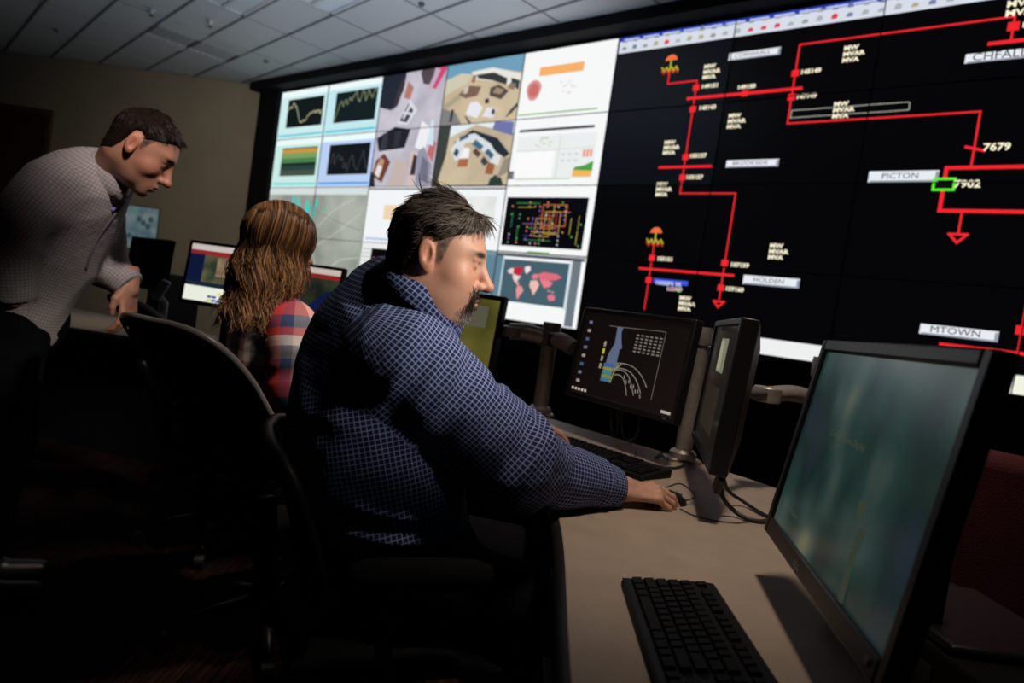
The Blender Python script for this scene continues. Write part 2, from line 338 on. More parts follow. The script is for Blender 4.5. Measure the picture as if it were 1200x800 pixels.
# map over four panels, left lower
mp_ = prect('map_window', -5, 0, (0, 0, 2, 2), 0, glow_noise('terrain_map', (136, 142, 132), (172, 178, 168), 1.4, 1.0))
prect('window_title_bar', -5, 1, (0, .86, 2, 1), 1, glow((214, 222, 222)), mp_)
for (x, y, w_, h_) in ((.60, .36, .10, .48), (.80, .30, .12, .46), (.96, .34, .07, .34), (1.02, .62, .06, .2), (.52, .60, .06, .28), (1.16, .5, .05, .05), (1.24, .58, .05, .05)):
    a = P(-5, 1, x, y); u_, v_ = a
    poly('map_reading_column', [(u_, v_), (u_ + w_ * PW * .8, v_ + .01), (u_ + w_ * PW, v_ + h_ * PH * .6), (u_ + w_ * PW * .6, v_ + h_ * PH), (u_ + w_ * PW * .2, v_ + h_ * PH * .9)], 2, glow((78, 200, 190)), mp_)
for pts in (((1.1, 1.2), (1.4, 1.55), (1.75, 1.78)), ((1.0, .75), (1.4, 1.05), (1.9, 1.5)), ((.2, .9), (.7, 1.1), (1.0, 1.05)), ((.4, 1.5), (.9, 1.25), (1.2, .4)), ((1.3, .2), (1.6, .6), (1.95, .7))):
    strip('map_road', smooth_path([(*P(-5, 0, *p),) for p in pts], 6), .012, 2, glow((196, 202, 192)), mp_)
for pts in (((.1, .3), (.6, .5), (1.2, .42), (1.9, .3)), ((.1, 1.3), (.8, 1.6), (1.5, 1.35), (1.95, 1.2))):
    strip('map_contour', smooth_path([(*P(-5, 0, *p),) for p in pts], 6), .01, 1.5, glow((126, 138, 124)), mp_)
strip('map_window_edge', [P(-5, 0, 1.985, 0), P(-5, 1, 1.985, .9)], .02, 2, glow((196, 214, 186)), mp_)

# camera pictures (columns -3 and -2, top two rows)
def pic(name, c, r, fr, bgmat, items):
    p = prect(name, c, r, fr, 0, bgmat)
    for k, (nm, pts, col) in enumerate(items):
        q = [(P(c, r, fr[0] + (fr[2] - fr[0]) * x, fr[1] + (fr[3] - fr[1]) * y)) for x, y in pts]
        poly('pictured_' + nm, q, 1 + k * .12, glow(col), p)
    return p
Q = lambda x0, y0, x1, y1: [(x0, y0), (x1, y0), (x1, y1), (x0, y1)]
pic('camera_picture', -3, 2, (.0, .0, 1, 2), glow_noise('lavender_floor', (176, 172, 186), (206, 202, 214), 2.0), [
    ('cabinet', [(.0, .72), (.2, .68), (.36, .84), (.38, 1.0), (0, 1)], (34, 38, 52)), ('cabinet_front', [(.22, .68), (.30, .72), (.37, .9), (.34, .98), (.26, .84)], (58, 52, 60)),
    ('person', [(.38, .78), (.48, .76), (.52, .86), (.42, .92)], (176, 120, 104)), ('sofa', [(.6, .98), (.66, .88), (.78, .86), (.82, 1), (.62, 1)], (84, 70, 74)),
    ('banner', [(.78, .84), (.86, .82), (.99, .98), (.98, 1), (.84, 1)], (206, 70, 120)), ('banner_edge', [(.74, .84), (.80, .82), (.9, .98), (.84, 1)], (196, 170, 190)),
    ('equipment_rack', [(.32, .56), (.5, .54), (.62, .66), (.48, .76)], (220, 220, 226)), ('rack_door', [(.36, .58), (.48, .56), (.56, .66), (.47, .73)], (60, 62, 76)), ('rack_shelf', [(.40, .60), (.43, .59), (.52, .70), (.49, .72)], (220, 220, 228)),
    ('rack_drawer', [(.39, .64), (.53, .62), (.54, .64), (.41, .66)], (214, 214, 222)),
    ('server_row', [(.02, .44), (.08, .32), (.5, .34), (.56, .50), (.3, .53)], (30, 32, 40)), ('server_front', [(.10, .34), (.2, .34), (.2, .49), (.12, .48)], (52, 54, 66)), ('server_door', [(.30, .35), (.40, .35), (.42, .49), (.32, .49)], (46, 48, 58)),
    ('desk', [(.02, .10), (.20, .04), (.30, .22), (.18, .30), (.06, .24)], (110, 62, 48)), ('paper_pile', [(.06, .12), (.14, .08), (.18, .18), (.1, .22)], (226, 222, 220)), ('paper', [(.10, .2), (.18, .18), (.2, .24), (.12, .26)], (196, 150, 120)),
    ('shadow_corner', [(0, 0), (.10, 0), (.05, .12), (0, .14)], (40, 40, 46)), ('column', [(.62, .0), (.72, .0), (.70, .30), (.60, .30)], (214, 190, 182)), ('desk_divider', [(.64, .1), (.72, .1), (.72, .26), (.66, .28)], (54, 48, 56)),
    ('white_desk', [(.66, .34), (.82, .30), (.86, .50), (.72, .56)], (238, 238, 242)), ('long_desk', [(.74, .0), (.95, .0), (.95, .18), (.8, .34), (.72, .3)], (150, 148, 166)), ('keyboard_row', [(.78, .05), (.92, .05), (.9, .2), (.8, .26)], (112, 114, 132)),
    ('red_chair', [(.86, .28), (.96, .2), (.98, .36), (.9, .42)], (190, 110, 112)), ('aisle', [(.3, .0), (.56, 0), (.58, .22), (.38, .24)], (196, 180, 172)), ('screen', [(.84, .36), (.94, .34), (.9, .56), (.86, .56)], (206, 226, 236))])
pic('camera_picture', -2, 3, (.0, .0, 1, 1), glow_noise('cream_floor', (196, 176, 146), (214, 196, 166), 1.6), [
    ('blue_ceiling', [(0, .72), (.3, .78), (.6, .86), (1, .72), (1, 1), (0, 1)], (110, 158, 186)), ('far_wall', [(0, .5), (.3, .66), (.36, .8), (.2, .84), (0, .76)], (206, 200, 176)), ('window_wall', [(.34, .84), (.62, .86), (.98, .70), (.99, .48), (.7, .62), (.4, .72)], (232, 230, 220)),
    ('window_band', [(.42, .78), (.64, .78), (.82, .66), (.82, .56), (.62, .66), (.44, .72)], (50, 54, 56)), ('window_end', [(.87, .66), (.98, .6), (.98, .46), (.88, .54)], (56, 62, 66)),
    ('chair_row', [(.2, .5), (.34, .62), (.5, .58), (.46, .44), (.3, .42)], (122, 96, 80)), ('person', [(.36, .66), (.40, .66), (.42, .78), (.37, .78)], (150, 104, 88)), ('chair', [(.26, .5), (.32, .5), (.33, .6), (.28, .6)], (206, 196, 180)),
    ('desk_cluster', [(.62, .42), (.78, .34), (.86, .46), (.72, .58), (.62, .54)], (84, 72, 66)), ('desk_top', [(.66, .46), (.76, .42), (.8, .48), (.7, .54)], (160, 140, 120)), ('chair', [(.84, .5), (.92, .46), (.94, .56), (.86, .58)], (140, 120, 100)),
    ('white_table', [(.34, .16), (.5, .08), (.56, .24), (.46, .36), (.38, .34)], (232, 232, 236)), ('table_shadow', [(.32, .14), (.36, .12), (.44, .0), (.4, 0)], (86, 92, 100)), ('white_table', [(.56, .1), (.7, .06), (.74, .2), (.62, .24)], (226, 226, 232)),
    ('chair', [(.58, .3), (.63, .3), (.62, .38), (.57, .37)], (44, 42, 46)), ('chair', [(.68, .12), (.72, .12), (.72, .2), (.68, .2)], (40, 40, 44)), ('dark_corner', [(0, 0), (.3, 0), (.2, .2), (0, .3)], (128, 128, 126)), ('door_gap', [(.12, .06), (.16, .06), (.17, .26), (.13, .26)], (52, 54, 60)),
    ('chair', [(.86, .04), (.94, .12), (1, .22), (.98, .26), (.9, .14)], (60, 62, 68)), ('rail', [(0, .34), (.2, .5), (.26, .44), (.04, .26)], (170, 160, 136))])
pic('camera_picture', -2, 2, (.0, .02, 1, 1), glow_noise('tan_floor', (186, 168, 140), (206, 190, 160), 1.6), [
    ('dark_edge', [(0, 0), (.06, .0), (.14, .5), (.16, 1), (0, 1)], (60, 64, 62)), ('ceiling_band', [(.16, .8), (.5, .98), (1, .8), (1, 1), (.16, 1)], (226, 236, 240)), ('video_screen', [(.72, .88), (.98, .76), (.98, .98), (.74, 1)], (110, 116, 170)), ('console_back', [(.22, .7), (.46, .9), (.8, .74), (.98, .48), (.92, .42), (.7, .62), (.44, .76), (.34, .66)], (36, 44, 56)),
    ('console_top', [(.2, .6), (.3, .8), (.5, .84), (.72, .66), (.86, .42), (.78, .36), (.62, .56), (.48, .7), (.38, .68), (.36, .44), (.28, .4)], (216, 222, 226)), ('monitor_bank', [(.3, .72), (.42, .78), (.42, .84), (.3, .8)], (70, 88, 110)), ('monitor_bank', [(.48, .66), (.6, .56), (.64, .62), (.52, .74)], (66, 104, 132)),
    ('monitor_bank', [(.66, .52), (.76, .4), (.8, .46), (.7, .58)], (60, 98, 126)), ('chair', [(.24, .52), (.3, .46), (.32, .56), (.27, .62)], (52, 70, 84)), ('chair', [(.5, .54), (.58, .44), (.62, .5), (.54, .6)], (92, 64, 58)), ('chair', [(.62, .38), (.68, .3), (.73, .36), (.66, .46)], (60, 64, 76)),
    ('wood_pedestal', [(.32, .30), (.46, .30), (.46, .43), (.33, .43)], (172, 104, 70)), ('paper', [(.34, .44), (.46, .44), (.46, .6), (.38, .62)], (240, 240, 240)), ('wood_pedestal', [(.7, .18), (.8, .16), (.82, .34), (.72, .36)], (158, 94, 66)), ('console_end', [(.74, .36), (.86, .3), (.88, .46), (.8, .5)], (222, 224, 224)),
    ('dark_shape', [(.76, 0), (.95, 0), (.92, .1), (.84, .16), (.78, .1)], (44, 60, 56)), ('floor_shadow', [(.86, .1), (1, .2), (1, .44), (.92, .4)], (150, 140, 126))])
# white pages, right hand column of the page section
pg = prect('web_page', -1, 3, (0, 0, 1, 1), 0, glow(WHITE))
prect('heading_bar', -1, 3, (.20, .62, .68, .75), 1, glow((246, 176, 104)), pg)
u_, v_ = P(-1, 3, .16, .42)
poly('red_map_blob', [(u_ + .10 * math.cos(a) * (1 + .1 * math.sin(3 * a)), v_ + .115 * math.sin(a)) for a in np.linspace(0, 6.28, 16)[:-1]], 1, glow((214, 150, 146)), pg)
poly('red_map_core', [(u_ + .07 * math.cos(a), v_ + .08 * math.sin(a)) for a in np.linspace(0, 6.28, 14)[:-1]], 2, glow((200, 112, 110)), pg)
random.seed(3)
rects('faint_marks', [(lambda a: (a[0], a[1], a[0] + .04, a[1] + .01))(P(-1, 3, random.uniform(.44, .6), random.uniform(.3, .52))) for k in range(12)], 1, glow((226, 208, 208)), pg)
prect('green_rule', -1, 3, (.02, .055, .88, .075), 1, glow((120, 170, 84)), pg)
pg = prect('report_page', -1, 2, (0, 0, 1, 1), 0, glow(WHITE))
prect('page_panel', -1, 2, (.06, .10, .92, .74), 1, glow((234, 238, 238)), pg)
prect('dark_header', -1, 2, (.06, .80, .88, .84), 1, glow((62, 70, 76)), pg)
rects('page_rule', [(*P(-1, 2, .06, .52), *P(-1, 2, .9, .525)), (*P(-1, 2, .54, .1), *P(-1, 2, .545, .74)), (*P(-1, 2, .08, .09), *P(-1, 2, .7, .105))], 2, glow((180, 196, 150)), pg)
prect('white_column', -1, 2, (.06, .12, .50, .5), 2, glow((250, 250, 250)), pg)
prect('text_block', -1, 2, (.0, .10, .07, .22), 2, glow((110, 112, 114)), pg)
rects('red_cells', [(*P(-1, 2, .80 + k * .035, .40), *P(-1, 2, .825 + k * .035, .5)) for k in range(3)], 2, glow((236, 150, 130)), pg)
rects('grey_cells', [(*P(-1, 2, .58 + k * .07, .34 + q * .09), *P(-1, 2, .61 + k * .07, .37 + q * .09)) for k in range(3) for q in range(2)], 2, glow((206, 208, 208)), pg)
poly('green_area', [P(-1, 2, *p) for p in ((.72, .22), (.92, .20), (.92, .34), (.83, .28), (.74, .26))], 2, glow((70, 160, 66)), pg)
poly('orange_area', [P(-1, 2, *p) for p in ((.72, .12), (.91, .12), (.92, .205), (.72, .22))], 2, glow((240, 184, 96)), pg)
rects('green_specks', [(lambda a: (a[0], a[1], a[0] + .03, a[1] + .012))(P(-1, 2, random.uniform(.24, .44), random.uniform(.56, .70))) for k in range(14)], 2, glow((190, 200, 170)), pg)
# coloured network on black
pg = prect('network_page', -1, 1, (0, 0, 1, 1), 0, glow(WHITE)); nb = prect('network_plot', -1, 1, (.03, .10, .93, .83), 1, glow((6, 6, 12)), pg)
prect('green_title', -1, 1, (.35, .015, .6, .035), 1, glow((110, 170, 70)), pg); prect('grey_title', -1, 1, (.0, .0, 1, .015), 1, glow((60, 66, 70)), pg)
random.seed(11)
cols = [(200, 110, 60), (190, 170, 70), (60, 150, 80), (200, 60, 80), (70, 70, 170), (170, 150, 60), (60, 130, 90)]
for k in range(26):
    cc = cols[k % 7]; dense = k % 2
    if k % 2:
        x = random.choice([.12, .2, .28, .36, .42, .46, .5, .54, .58, .62, .66, .7, .78, .86]); y0_ = random.uniform(.14, .5); y1_ = y0_ + random.uniform(.15, .3)
        strip('network_branch', [P(-1, 1, x, y0_), P(-1, 1, x, min(.78, y1_))], .007, 2, glow(cc), nb)
    else:
        y = random.choice([.2, .26, .32, .38, .44, .5, .56, .62, .68, .74]); x0_ = random.uniform(.06, .55); x1_ = x0_ + random.uniform(.12, .3)
        strip('network_branch', [P(-1, 1, x0_, y), P(-1, 1, min(.88, x1_), y)], .007, 2, glow(cc), nb)
for (x0_, y0_, x1_, y1_, cc) in ((.46, .42, .72, .72, (210, 120, 60)), (.5, .3, .66, .62, (200, 160, 70)), (.40, .26, .56, .52, (190, 150, 60))):
    strip('network_loop', [P(-1, 1, x0_, y0_), P(-1, 1, x1_, y0_), P(-1, 1, x1_, y1_), P(-1, 1, x0_, y1_), P(-1, 1, x0_, y0_)], .008, 2.3, glow(cc), nb)
for cc in [(220, 130, 130), (210, 150, 80), (150, 90, 180), (190, 190, 190), (90, 170, 90)]:
    rects('network_nodes', [(lambda a: (a[0], a[1], a[0] + .018, a[1] + .018))(P(-1, 1, random.choice([.10, .2, .3, .36, .42, .46, .5, .58, .62, .66, .7, .8, .88]), random.choice([.14, .2, .26, .32, .38, .44, .5, .56, .62, .68, .74]))) for k in range(16)], 3, glow(cc), nb)
# world map page
pg = prect('world_map_page', -1, 0, (0, 0, 1, 1), 0, glow(WHITE)); prect('side_column', -1, 0, (.86, .02, .95, .94), 1, glow((110, 122, 130)), pg); prect('side_column', -1, 0, (-.12, .24, .08, .94), 1, glow((98, 132, 150)), pg)
prect('map_title', -1, 0, (0, .94, .98, .985), 1, glow((70, 78, 84)), pg)
sea = prect('map_sea', -1, 0, (.10, .27, .83, .90), 1, glow((70, 96, 108)), pg); prect('map_border', -1, 0, (.83, .24, .86, .93), 1, glow((210, 226, 230)), pg); prect('map_border', -1, 0, (.08, .24, .10, .93), 1, glow((190, 210, 216)), pg)
def land(pts, col): poly('continent', [P(-1, 0, .10 + .73 * x, .27 + .63 * y) for x, y in pts], 2, glow(col), sea)
land([(.07, .72), (.12, .78), (.17, .80), (.17, .66), (.10, .66)], (236, 210, 212)); land([(.17, .80), (.30, .84), (.32, .72), (.26, .62), (.17, .66)], (190, 40, 60)); land([(.16, .66), (.26, .62), (.30, .62), (.26, .52), (.22, .46), (.18, .54)], (236, 214, 214))
land([(.22, .46), (.26, .50), (.29, .42), (.26, .4)], (226, 170, 170)); land([(.34, .84), (.42, .88), (.44, .78), (.38, .68), (.35, .74)], (240, 224, 226)); land([(.27, .40), (.34, .38), (.37, .28), (.33, .18), (.29, .06), (.27, .16), (.25, .3)], (226, 150, 150))
land([(.46, .62), (.50, .70), (.56, .70), (.57, .60), (.50, .58)], (226, 130, 140)); land([(.56, .70), (.64, .76), (.84, .74), (.92, .68), (.84, .60), (.72, .58), (.60, .58)], (222, 110, 126)); land([(.60, .58), (.72, .58), (.80, .54), (.76, .44), (.68, .40), (.64, .48)], (230, 130, 140))
land([(.46, .54), (.56, .56), (.60, .46), (.57, .32), (.53, .20), (.50, .30), (.45, .42)], (236, 190, 180)); land([(.74, .22), (.80, .28), (.86, .24), (.86, .14), (.78, .12)], (220, 120, 140)); land([(.72, .36), (.76, .32), (.78, .36)], (220, 150, 160)); land([(.78, .34), (.82, .30), (.84, .34)], (220, 150, 160))
# pages behind the seated man
pg = prect('web_page', -3, 1, (0, 0, 2, 1), 0, glow((242, 245, 247))); prect('orange_shape', -3, 1, (.30, .42, .56, .68), 1, glow((240, 212, 176)), pg); prect('page_rule', -3, 1, (0, .95, 2, .975), 1, glow((60, 64, 68)), pg); prect('page_foot', -3, 1, (.05, .05, .95, .09), 1, glow((180, 200, 226)), pg)
prect('picture', -3, 1, (1.2, .2, 1.9, .84), 1, glow_noise('faint_map', (214, 220, 214), (236, 238, 236), 2.0), pg)
pg = prect('log_page', -3, 0, (0, 0, 1, 1), 0, glow((234, 236, 236))); rects('log_row', [(*P(-3, 0, .02, .1 + .07 * k), *P(-3, 0, .16, .12 + .07 * k)) for k in range(12)], 1, glow((186, 190, 190)), pg)
blk = prect('log_plot', -3, 0, (.18, .03, 1, .90), 1, glow((10, 6, 8)), pg); prect('red_bar', -3, 0, (.2, .62, .96, .70), 2, glow((200, 20, 30)), blk)
rects('red_marks', [(*P(-3, 0, .22 + .14 * k, .72), *P(-3, 0, .26 + .14 * k, .74)) for k in range(5)], 2, glow((190, 120, 120)), blk)
prect('web_page', -2, 0, (0, 0, 1, 1), 0, glow((120, 150, 165)))

# --- single line diagram, right of the pages
RED = glow((240, 40, 48)); YEL = glow((255, 246, 214)); PLW = glow((232, 236, 242)); PLS = glow((150, 156, 170)); INK = glow((70, 74, 86)); INKD = glow((20, 22, 30))
U = lambda px, py: wuv(px, py)[0]
V = lambda px, py: wuv(px, py)[1]
def um(*pp): return sum(U(*p) for p in pp) / len(pp)
def vm(*pp): return sum(V(*p) for p in pp) / len(pp)
TOPV = 4 * PH
# title bar and tool bars
v_bar = vm((722, 68), (960, 24)); v_t = TOPV - .03
tb = rect('tool_bar', .012, v_bar, 3.3 * PW, TOPV - .004, 0, glow((214, 220, 232)))
rect('title_bar', .012, TOPV - .045, 3.3 * PW, TOPV - .004, 1, glow((40, 60, 170)), tb)
rects('title_text', [(.06 + k * .21, TOPV - .040, .06 + k * .21 + .17, TOPV - .022) for k in range(13)], 2, glow((190, 200, 236)), tb)
random.seed(5)
for row, vv in ((0, v_bar + .03), (1, v_bar + .105)):
    for k in range(26):
        cc = random.choice([(150, 160, 150), (170, 176, 180), (120, 130, 160), (180, 170, 130), (140, 150, 140)])
        if row == 0 and k in (4, 11, 12, 13, 17): cc = (222, 60, 66)
        a = .05 + k * .115; h_ = random.uniform(.03, .05)
        poly('tool_icon', [(a, vv), (a + .045, vv), (a + .05, vv + h_ * .7), (a + .02, vv + h_), (a, vv + h_ * .6)], 1, glow(cc), tb)
dg = tag(empty('line_diagram'), None); dg.parent = vw
def dline(pts, wd): return strip('diagram_line', pts, wd * .54, 1, RED, dg)
def square(px, py, s=.075): 
    u_, v_ = wuv(px, py); return rect('breaker_square', u_ - s / 2, v_ - s * .45, u_ + s / 2, v_ + s * .45, 2, RED, dg)
def sq(u_, v_, s=.075):
    s *= .82; return rect('breaker_square', u_ - s / 2, v_ - s * .45, u_ + s / 2, v_ + s * .45, 2, RED, dg)
def dtext(s, px, py, size=.050, m=None, align='LEFT', bold=.0022):
    u_, v_ = wuv(px, py); return text('diagram_text', s, size, m or YEL, dg, (u_, ypos(3), v_), align, sx=1.1, bold=bold)
def mw(px, py, size=.048):                             # three stacked unit captions, centred
    u_, v_ = wuv(px, py)
    for k, s in enumerate(('MW', 'MVAR', 'MVA')): text('diagram_text', s, size, YEL, dg, (u_ - .07, ypos(3), v_ + (1 - k) * size * 1.02), 'LEFT', sx=1.25, bold=.0020)
def plate(px0, py0, px1, py1, s, ink, tsize):          # name plate from its left-top to right-bottom corner
    u0, v1 = wuv(px0, py0); u1, v0 = wuv(px1, py1)
    p = rect('name_plate', u0, v0, u1, v1, 2, PLW, dg); h_ = v1 - v0
    rects('plate_edge', [(u0 + .012, v0, u1, v0 + h_ * .16), (u1 - .022, v0, u1, v1 - h_ * .12)], 2.4, PLS, dg)
    text('plate_text', s, tsize, ink, dg, (u0 + (u1 - u0) * .46, ypos(3), (v0 + v1) / 2 + h_ * .05), 'CENTER', sx=1.15)
    return p
# generator symbols
def generator(px, py):
    u_, v_ = wuv(px, py); s = .058
    poly('generator_dome', [(u_ + s * 1.05 * math.cos(a), v_ + s * .95 * math.sin(a)) for a in np.linspace(0, math.pi, 12)], 3, glow((240, 110, 60)), dg)
    strip('generator_stem', [(u_, v_), (u_, v_ - .075)], .014, 3, glow((170, 190, 60)), dg)
    strip('generator_wave', [(u_ - .085 + .0243 * k, v_ - .062 - (.035 if k % 2 else 0)) for k in range(8)], .013, 3, glow((190, 180, 50)), dg)
    strip('generator_base', [(u_ - .085 + .0243 * k, v_ - .092 - (.03 if k % 2 else 0)) for k in range(8)], .010, 2.6, glow((210, 60, 40)), dg)
generator(787, 71); generator(769, 273)
ua = um((786, 84), (782, 96)); ub = um((817, 97), (797, 226)); v1 = vm((782, 98), (816, 95)); 
dline([(ua, V(786, 80)), (ua, v1), (ub, v1), (ub, V(797, 227))], .024)
vbus = vm((806, 118), (938, 101)); uc0, uc1 = U(806, 118), U(939, 101); dline([(uc0, vbus), (uc1, vbus)], .05)
sq(ub, V(815, 103)); sq(ub, V(812, 128)); sq(ub, V(802, 184)); sq(ub, V(799, 208)); sq(U(873, 109), vbus, .07)
dtext('149151', 822, 102); dtext('145143', 819, 127); dtext('149150', 864, 103); dtext('155157', 808, 183); dtext('155157', 804, 208)
vb2 = vm((773, 197), (833, 194)); dline([(U(773, 197), vb2), (U(833, 194), vb2)], .042)
v2 = vm((797, 227), (864, 226)); ud = um((864, 226), (841, 352)); dline([(ub, v2), (ud, v2), (ud, V(841, 350))], .024)
vb3 = vm((750, 314), (859, 323)); dline([(U(750, 314), vb3), (U(859, 323), vb3)], .042)
sq(ud, V(849, 308)); sq(ud, V(844, 337)); dtext('107159', 856, 310); dtext('159160', 850, 338)
def arrow(u_, v_, s=.07):
    s *= .66
    return strip('diagram_arrow', [(u_ - s, v_ + s * .5), (u_ + s, v_ + s * .5), (u_, v_ - s * .6), (u_ - s, v_ + s * .5)], .018, 1.5, RED, dg)
arrow(ud, V(841, 356))
ue = um((767, 285), (755, 362)); dline([(ue, V(767, 284)), (ue, V(755, 362))], .024); sq(ue, V(764, 302)); sq(ue, V(760, 328)); dtext('155151', 770, 303)
u0_, v1_ = wuv(764, 327); u1_, v0_ = wuv(806, 335); rect('blue_caption', u0_ + .02, v0_ - .0, u1_, v1_ + .01, 1.6, glow((60, 84, 220)), dg); dtext('100SEPS 3K', 768, 331, .05, glow((190, 200, 250)))
dtext('LOAD', 782, 338, .05, glow((230, 190, 200))); dtext('^', 794, 342, .06, glow((70, 200, 70)))
for p in ((833, 84), (862, 142), (786, 173), (777, 222), (911, 295), (804, 356), (999, 63), (987, 129)): mw(*p)
mw(1194, 4, .064)
plate(855, 63, 914, 64, 'CORNWALL', INK, .05); plate(852, 188, 912, 195, 'BROOKSIDE', INK, .05); plate(872, 322, 936, 338, 'HOLDEN', INK, .056); plate(1019, 201, 1099, 213, 'PICTON', INK, .06); plate(1079, 379, 1169, 401, 'MTOWN', INKD, .068)
# second circuit
uf = um((937, 58), (922, 148)); vf = vm((937, 58), (1189, 13)); ug = um((1190, 14), (1185, 50)); v3 = vm((922, 148), (1149, 127)); uh = um((1149, 127), (1139, 193))
dline([(uf, v3), (uf, vf), (ug, vf), (ug, V(1185, 48))], .026); dline([(uf, v3), (uh, v3), (uh, V(1139, 194))], .026)
sq(uf, V(931, 86)); sq(uf, V(927, 114)); sq(ug, V(1188, 31), .085); dtext('145149', 938, 85); dtext('147149', 933, 114); dtext('1', 1197, 30)
vb4 = V(1190, 48); dline([(U(1160, 52), vb4), (3.4 * PW, vb4)], .05)
plate(1132, 64, 1230, 65, 'CHFALLS', INKD, .08)
# dashed selection box
va, vb_ = vm((928, 131), (1066, 118)), vm((926, 140), (1064, 127)); ua_, ub_ = um((928, 131), (926, 140)), um((1067, 118), (1065, 127))
N = 46; st = (ub_ - ua_) / N; rl = [(ua_ + k * st, y_ - .004, ua_ + (k + .55) * st, y_ + .004) for k in range(N) for y_ in (va, vb_)] + [(x_ - .004, vb_ + k * (va - vb_) / 4, x_ + .004, vb_ + (k + .6) * (va - vb_) / 4) for k in range(4) for x_ in (ua_, ub_)]
rects('dashed_box', rl, 2, glow((200, 200, 190)), dg)
strip('diagram_tick', [(uh - .05, V(1141, 172)), (uh + .06, V(1141, 172) - .03)], .02, 2, RED, dg); dtext('7679', 1152, 173, .074)
ui = um((1108, 199), (1102, 247)); v5 = vm((1108, 199), (1200, 193)); v6 = vm((1102, 248), (1200, 247)); dline([(ui, v6), (ui, v5), (3.4 * PW, v5)], .05); dline([(ui, v6), (3.4 * PW, v6)], .05)
uq, vq = ui, V(1108, 216); rect('green_square_back', uq - .065, vq - .04, uq + .065, vq + .04, 2.4, glow((10, 20, 8)), dg); strip('green_square', [(uq - .065, vq - .04), (uq + .065, vq - .04), (uq + .065, vq + .04), (uq - .065, vq + .04), (uq - .065, vq - .04)], .018, 2.8, glow((90, 240, 50)), dg); dtext('7902', 1118, 216, .074)
uj = um((1127, 248), (1123, 276)); dline([(uj, v6), (uj, V(1123, 275))], .026); arrow(uj, V(1123, 279), .085)
vb7 = vm((1103, 402), (1200, 416)); dline([(U(1103, 402), vb7), (3.4 * PW, vb7)], .045); uk = um((1200, 365), (1194, 414)); dline([(uk, vb7), (uk, V(1203, 340))], .026); sq(uk, V(1198, 387), .085)
# status strips along the foot
v_s1 = vm((888, 395), (953, 404)); rect('status_strip', U(812, 400), .03, U(1085, 440), v_s1, 0, glow((238, 240, 240)))
rect('status_strip', U(1174, 450), .012, 3.3 * PW, V(1180, 441) + .02, 0, glow((240, 242, 224)))

# ------------------------------------------------------------------ desks
DZ = 0.765
m_lam = mat('desk_laminate', (0.34, 0.265, 0.205), 0.42, noise=(14, 0.07), bump=(400, 0.03)); m_edge = mat('black_edge', (0.008, 0.008, 0.008), 0.55, spec=.25); m_cab = mat('black_cabinet', (0.007, 0.007, 0.008), 0.6, spec=.2)
def curve_poly(front, back): return front + back[::-1]
def desk(name, label, front, back, panel=True, legs=()):
    d = thing(name, label, 'desk')
    fr = [tuple(p[:2]) for p in smooth_path([(*p, 0) for p in front], 6)]; bk = [tuple(p[:2]) for p in smooth_path([(*p, 0) for p in back], 6)]
    MB().prism(bk[::-1][::-1] and (fr[::-1] + bk), DZ - .03, DZ).build('desk_top', m_lam, d, bevel=.003)
    mb = MB()                                            # rounded black nosing along the operator's side
    mb.tube([(x, y, DZ - .018) for x, y in fr], .0175, 8).build('edge_nosing', m_edge, d, True)
    if panel:
        mb = MB(); off = [(x + (bx - x) * .45, y + (by - y) * .45) for (x, y), (bx, by) in zip(fr, [bk[int(i * (len(bk) - 1) / (len(fr) - 1))] for i in range(len(fr))])]
        for a, b in zip(off[:-1], off[1:]):
            a_, b_ = np.array(a), np.array(b); dd = b_ - a_; L = np.hypot(*dd); mb.box(((a_ + b_)[0] / 2, (a_ + b_)[1] / 2, (DZ - .03) / 2), (L + .01, .02, DZ - .03), Matrix.Rotation(math.atan2(dd[1], dd[0]), 3, 'Z'))
        mb.build('modesty_panel', m_cab, d)
        mb = MB()
        for a, b in zip(bk[:-1], bk[1:]):
            a_, b_ = np.array(a), np.array(b); dd = b_ - a_; L = np.hypot(*dd); mb.box(((a_ + b_)[0] / 2, (a_ + b_)[1] / 2, DZ / 2 - .02), (L + .01, .03, DZ - .04), Matrix.Rotation(math.atan2(dd[1], dd[0]), 3, 'Z'))
        mb.build('back_panel', m_cab, d)
    for x, y, rz in legs:
        MB().box((x, y, (DZ - .03) / 2), (.05, .5, DZ - .03), Matrix.Rotation(rz, 3, 'Z')).build('end_panel', m_cab, d, bevel=.004)
    return d
desk('control_desk', 'curved laminate control desk with black edge in the foreground', [(.10, .25), (.125, .80), (.15, 1.40), (.10, 1.86), (-.12, 2.46), (-.42, 2.94)], [(.80, .25), (.82, .80), (.92, 1.55), (.882, 2.0), (.206, 2.79), (-.10, 3.16)], legs=((.42, .34, math.pi / 2), ))
ped = thing('drawer_pedestal', 'black drawer pedestal under the front of the foreground desk', 'pedestal', (.33, 1.02, 0))
MB().b2((-.17, -.30, .05), (.06, .32, .70)).build('cabinet_body', m_cab, ped, bevel=.006)
for k in range(3): 
    dw = MB().b2((-.19, -.29, .08 + k * .205), (-.17, .31, .275 + k * .205)).build('drawer', m_cab, ped, bevel=.004); MB().b2((-.205, -.06, .19 + k * .205), (-.19, .08, .205 + k * .205)).build('handle', m_dgrey, dw)
MB().b2((-.15, -.28, 0), (.04, .30, .05)).build('plinth', m_cab, ped)
desk('console_desk', 'curved console desk under the monitors in front of the woman', [(-.50, 3.02), (-.95, 3.22), (-1.45, 3.32)], [(-.16, 3.30), (-.85, 3.78), (-1.62, 4.02)])
desk('side_desk', 'pale desk behind the leaning man, by the beige wall', [(-1.75, 3.55), (-2.35, 3.62), (-3.3, 3.72)], [(-1.70, 4.20), (-2.4, 4.45), (-3.3, 4.9)])

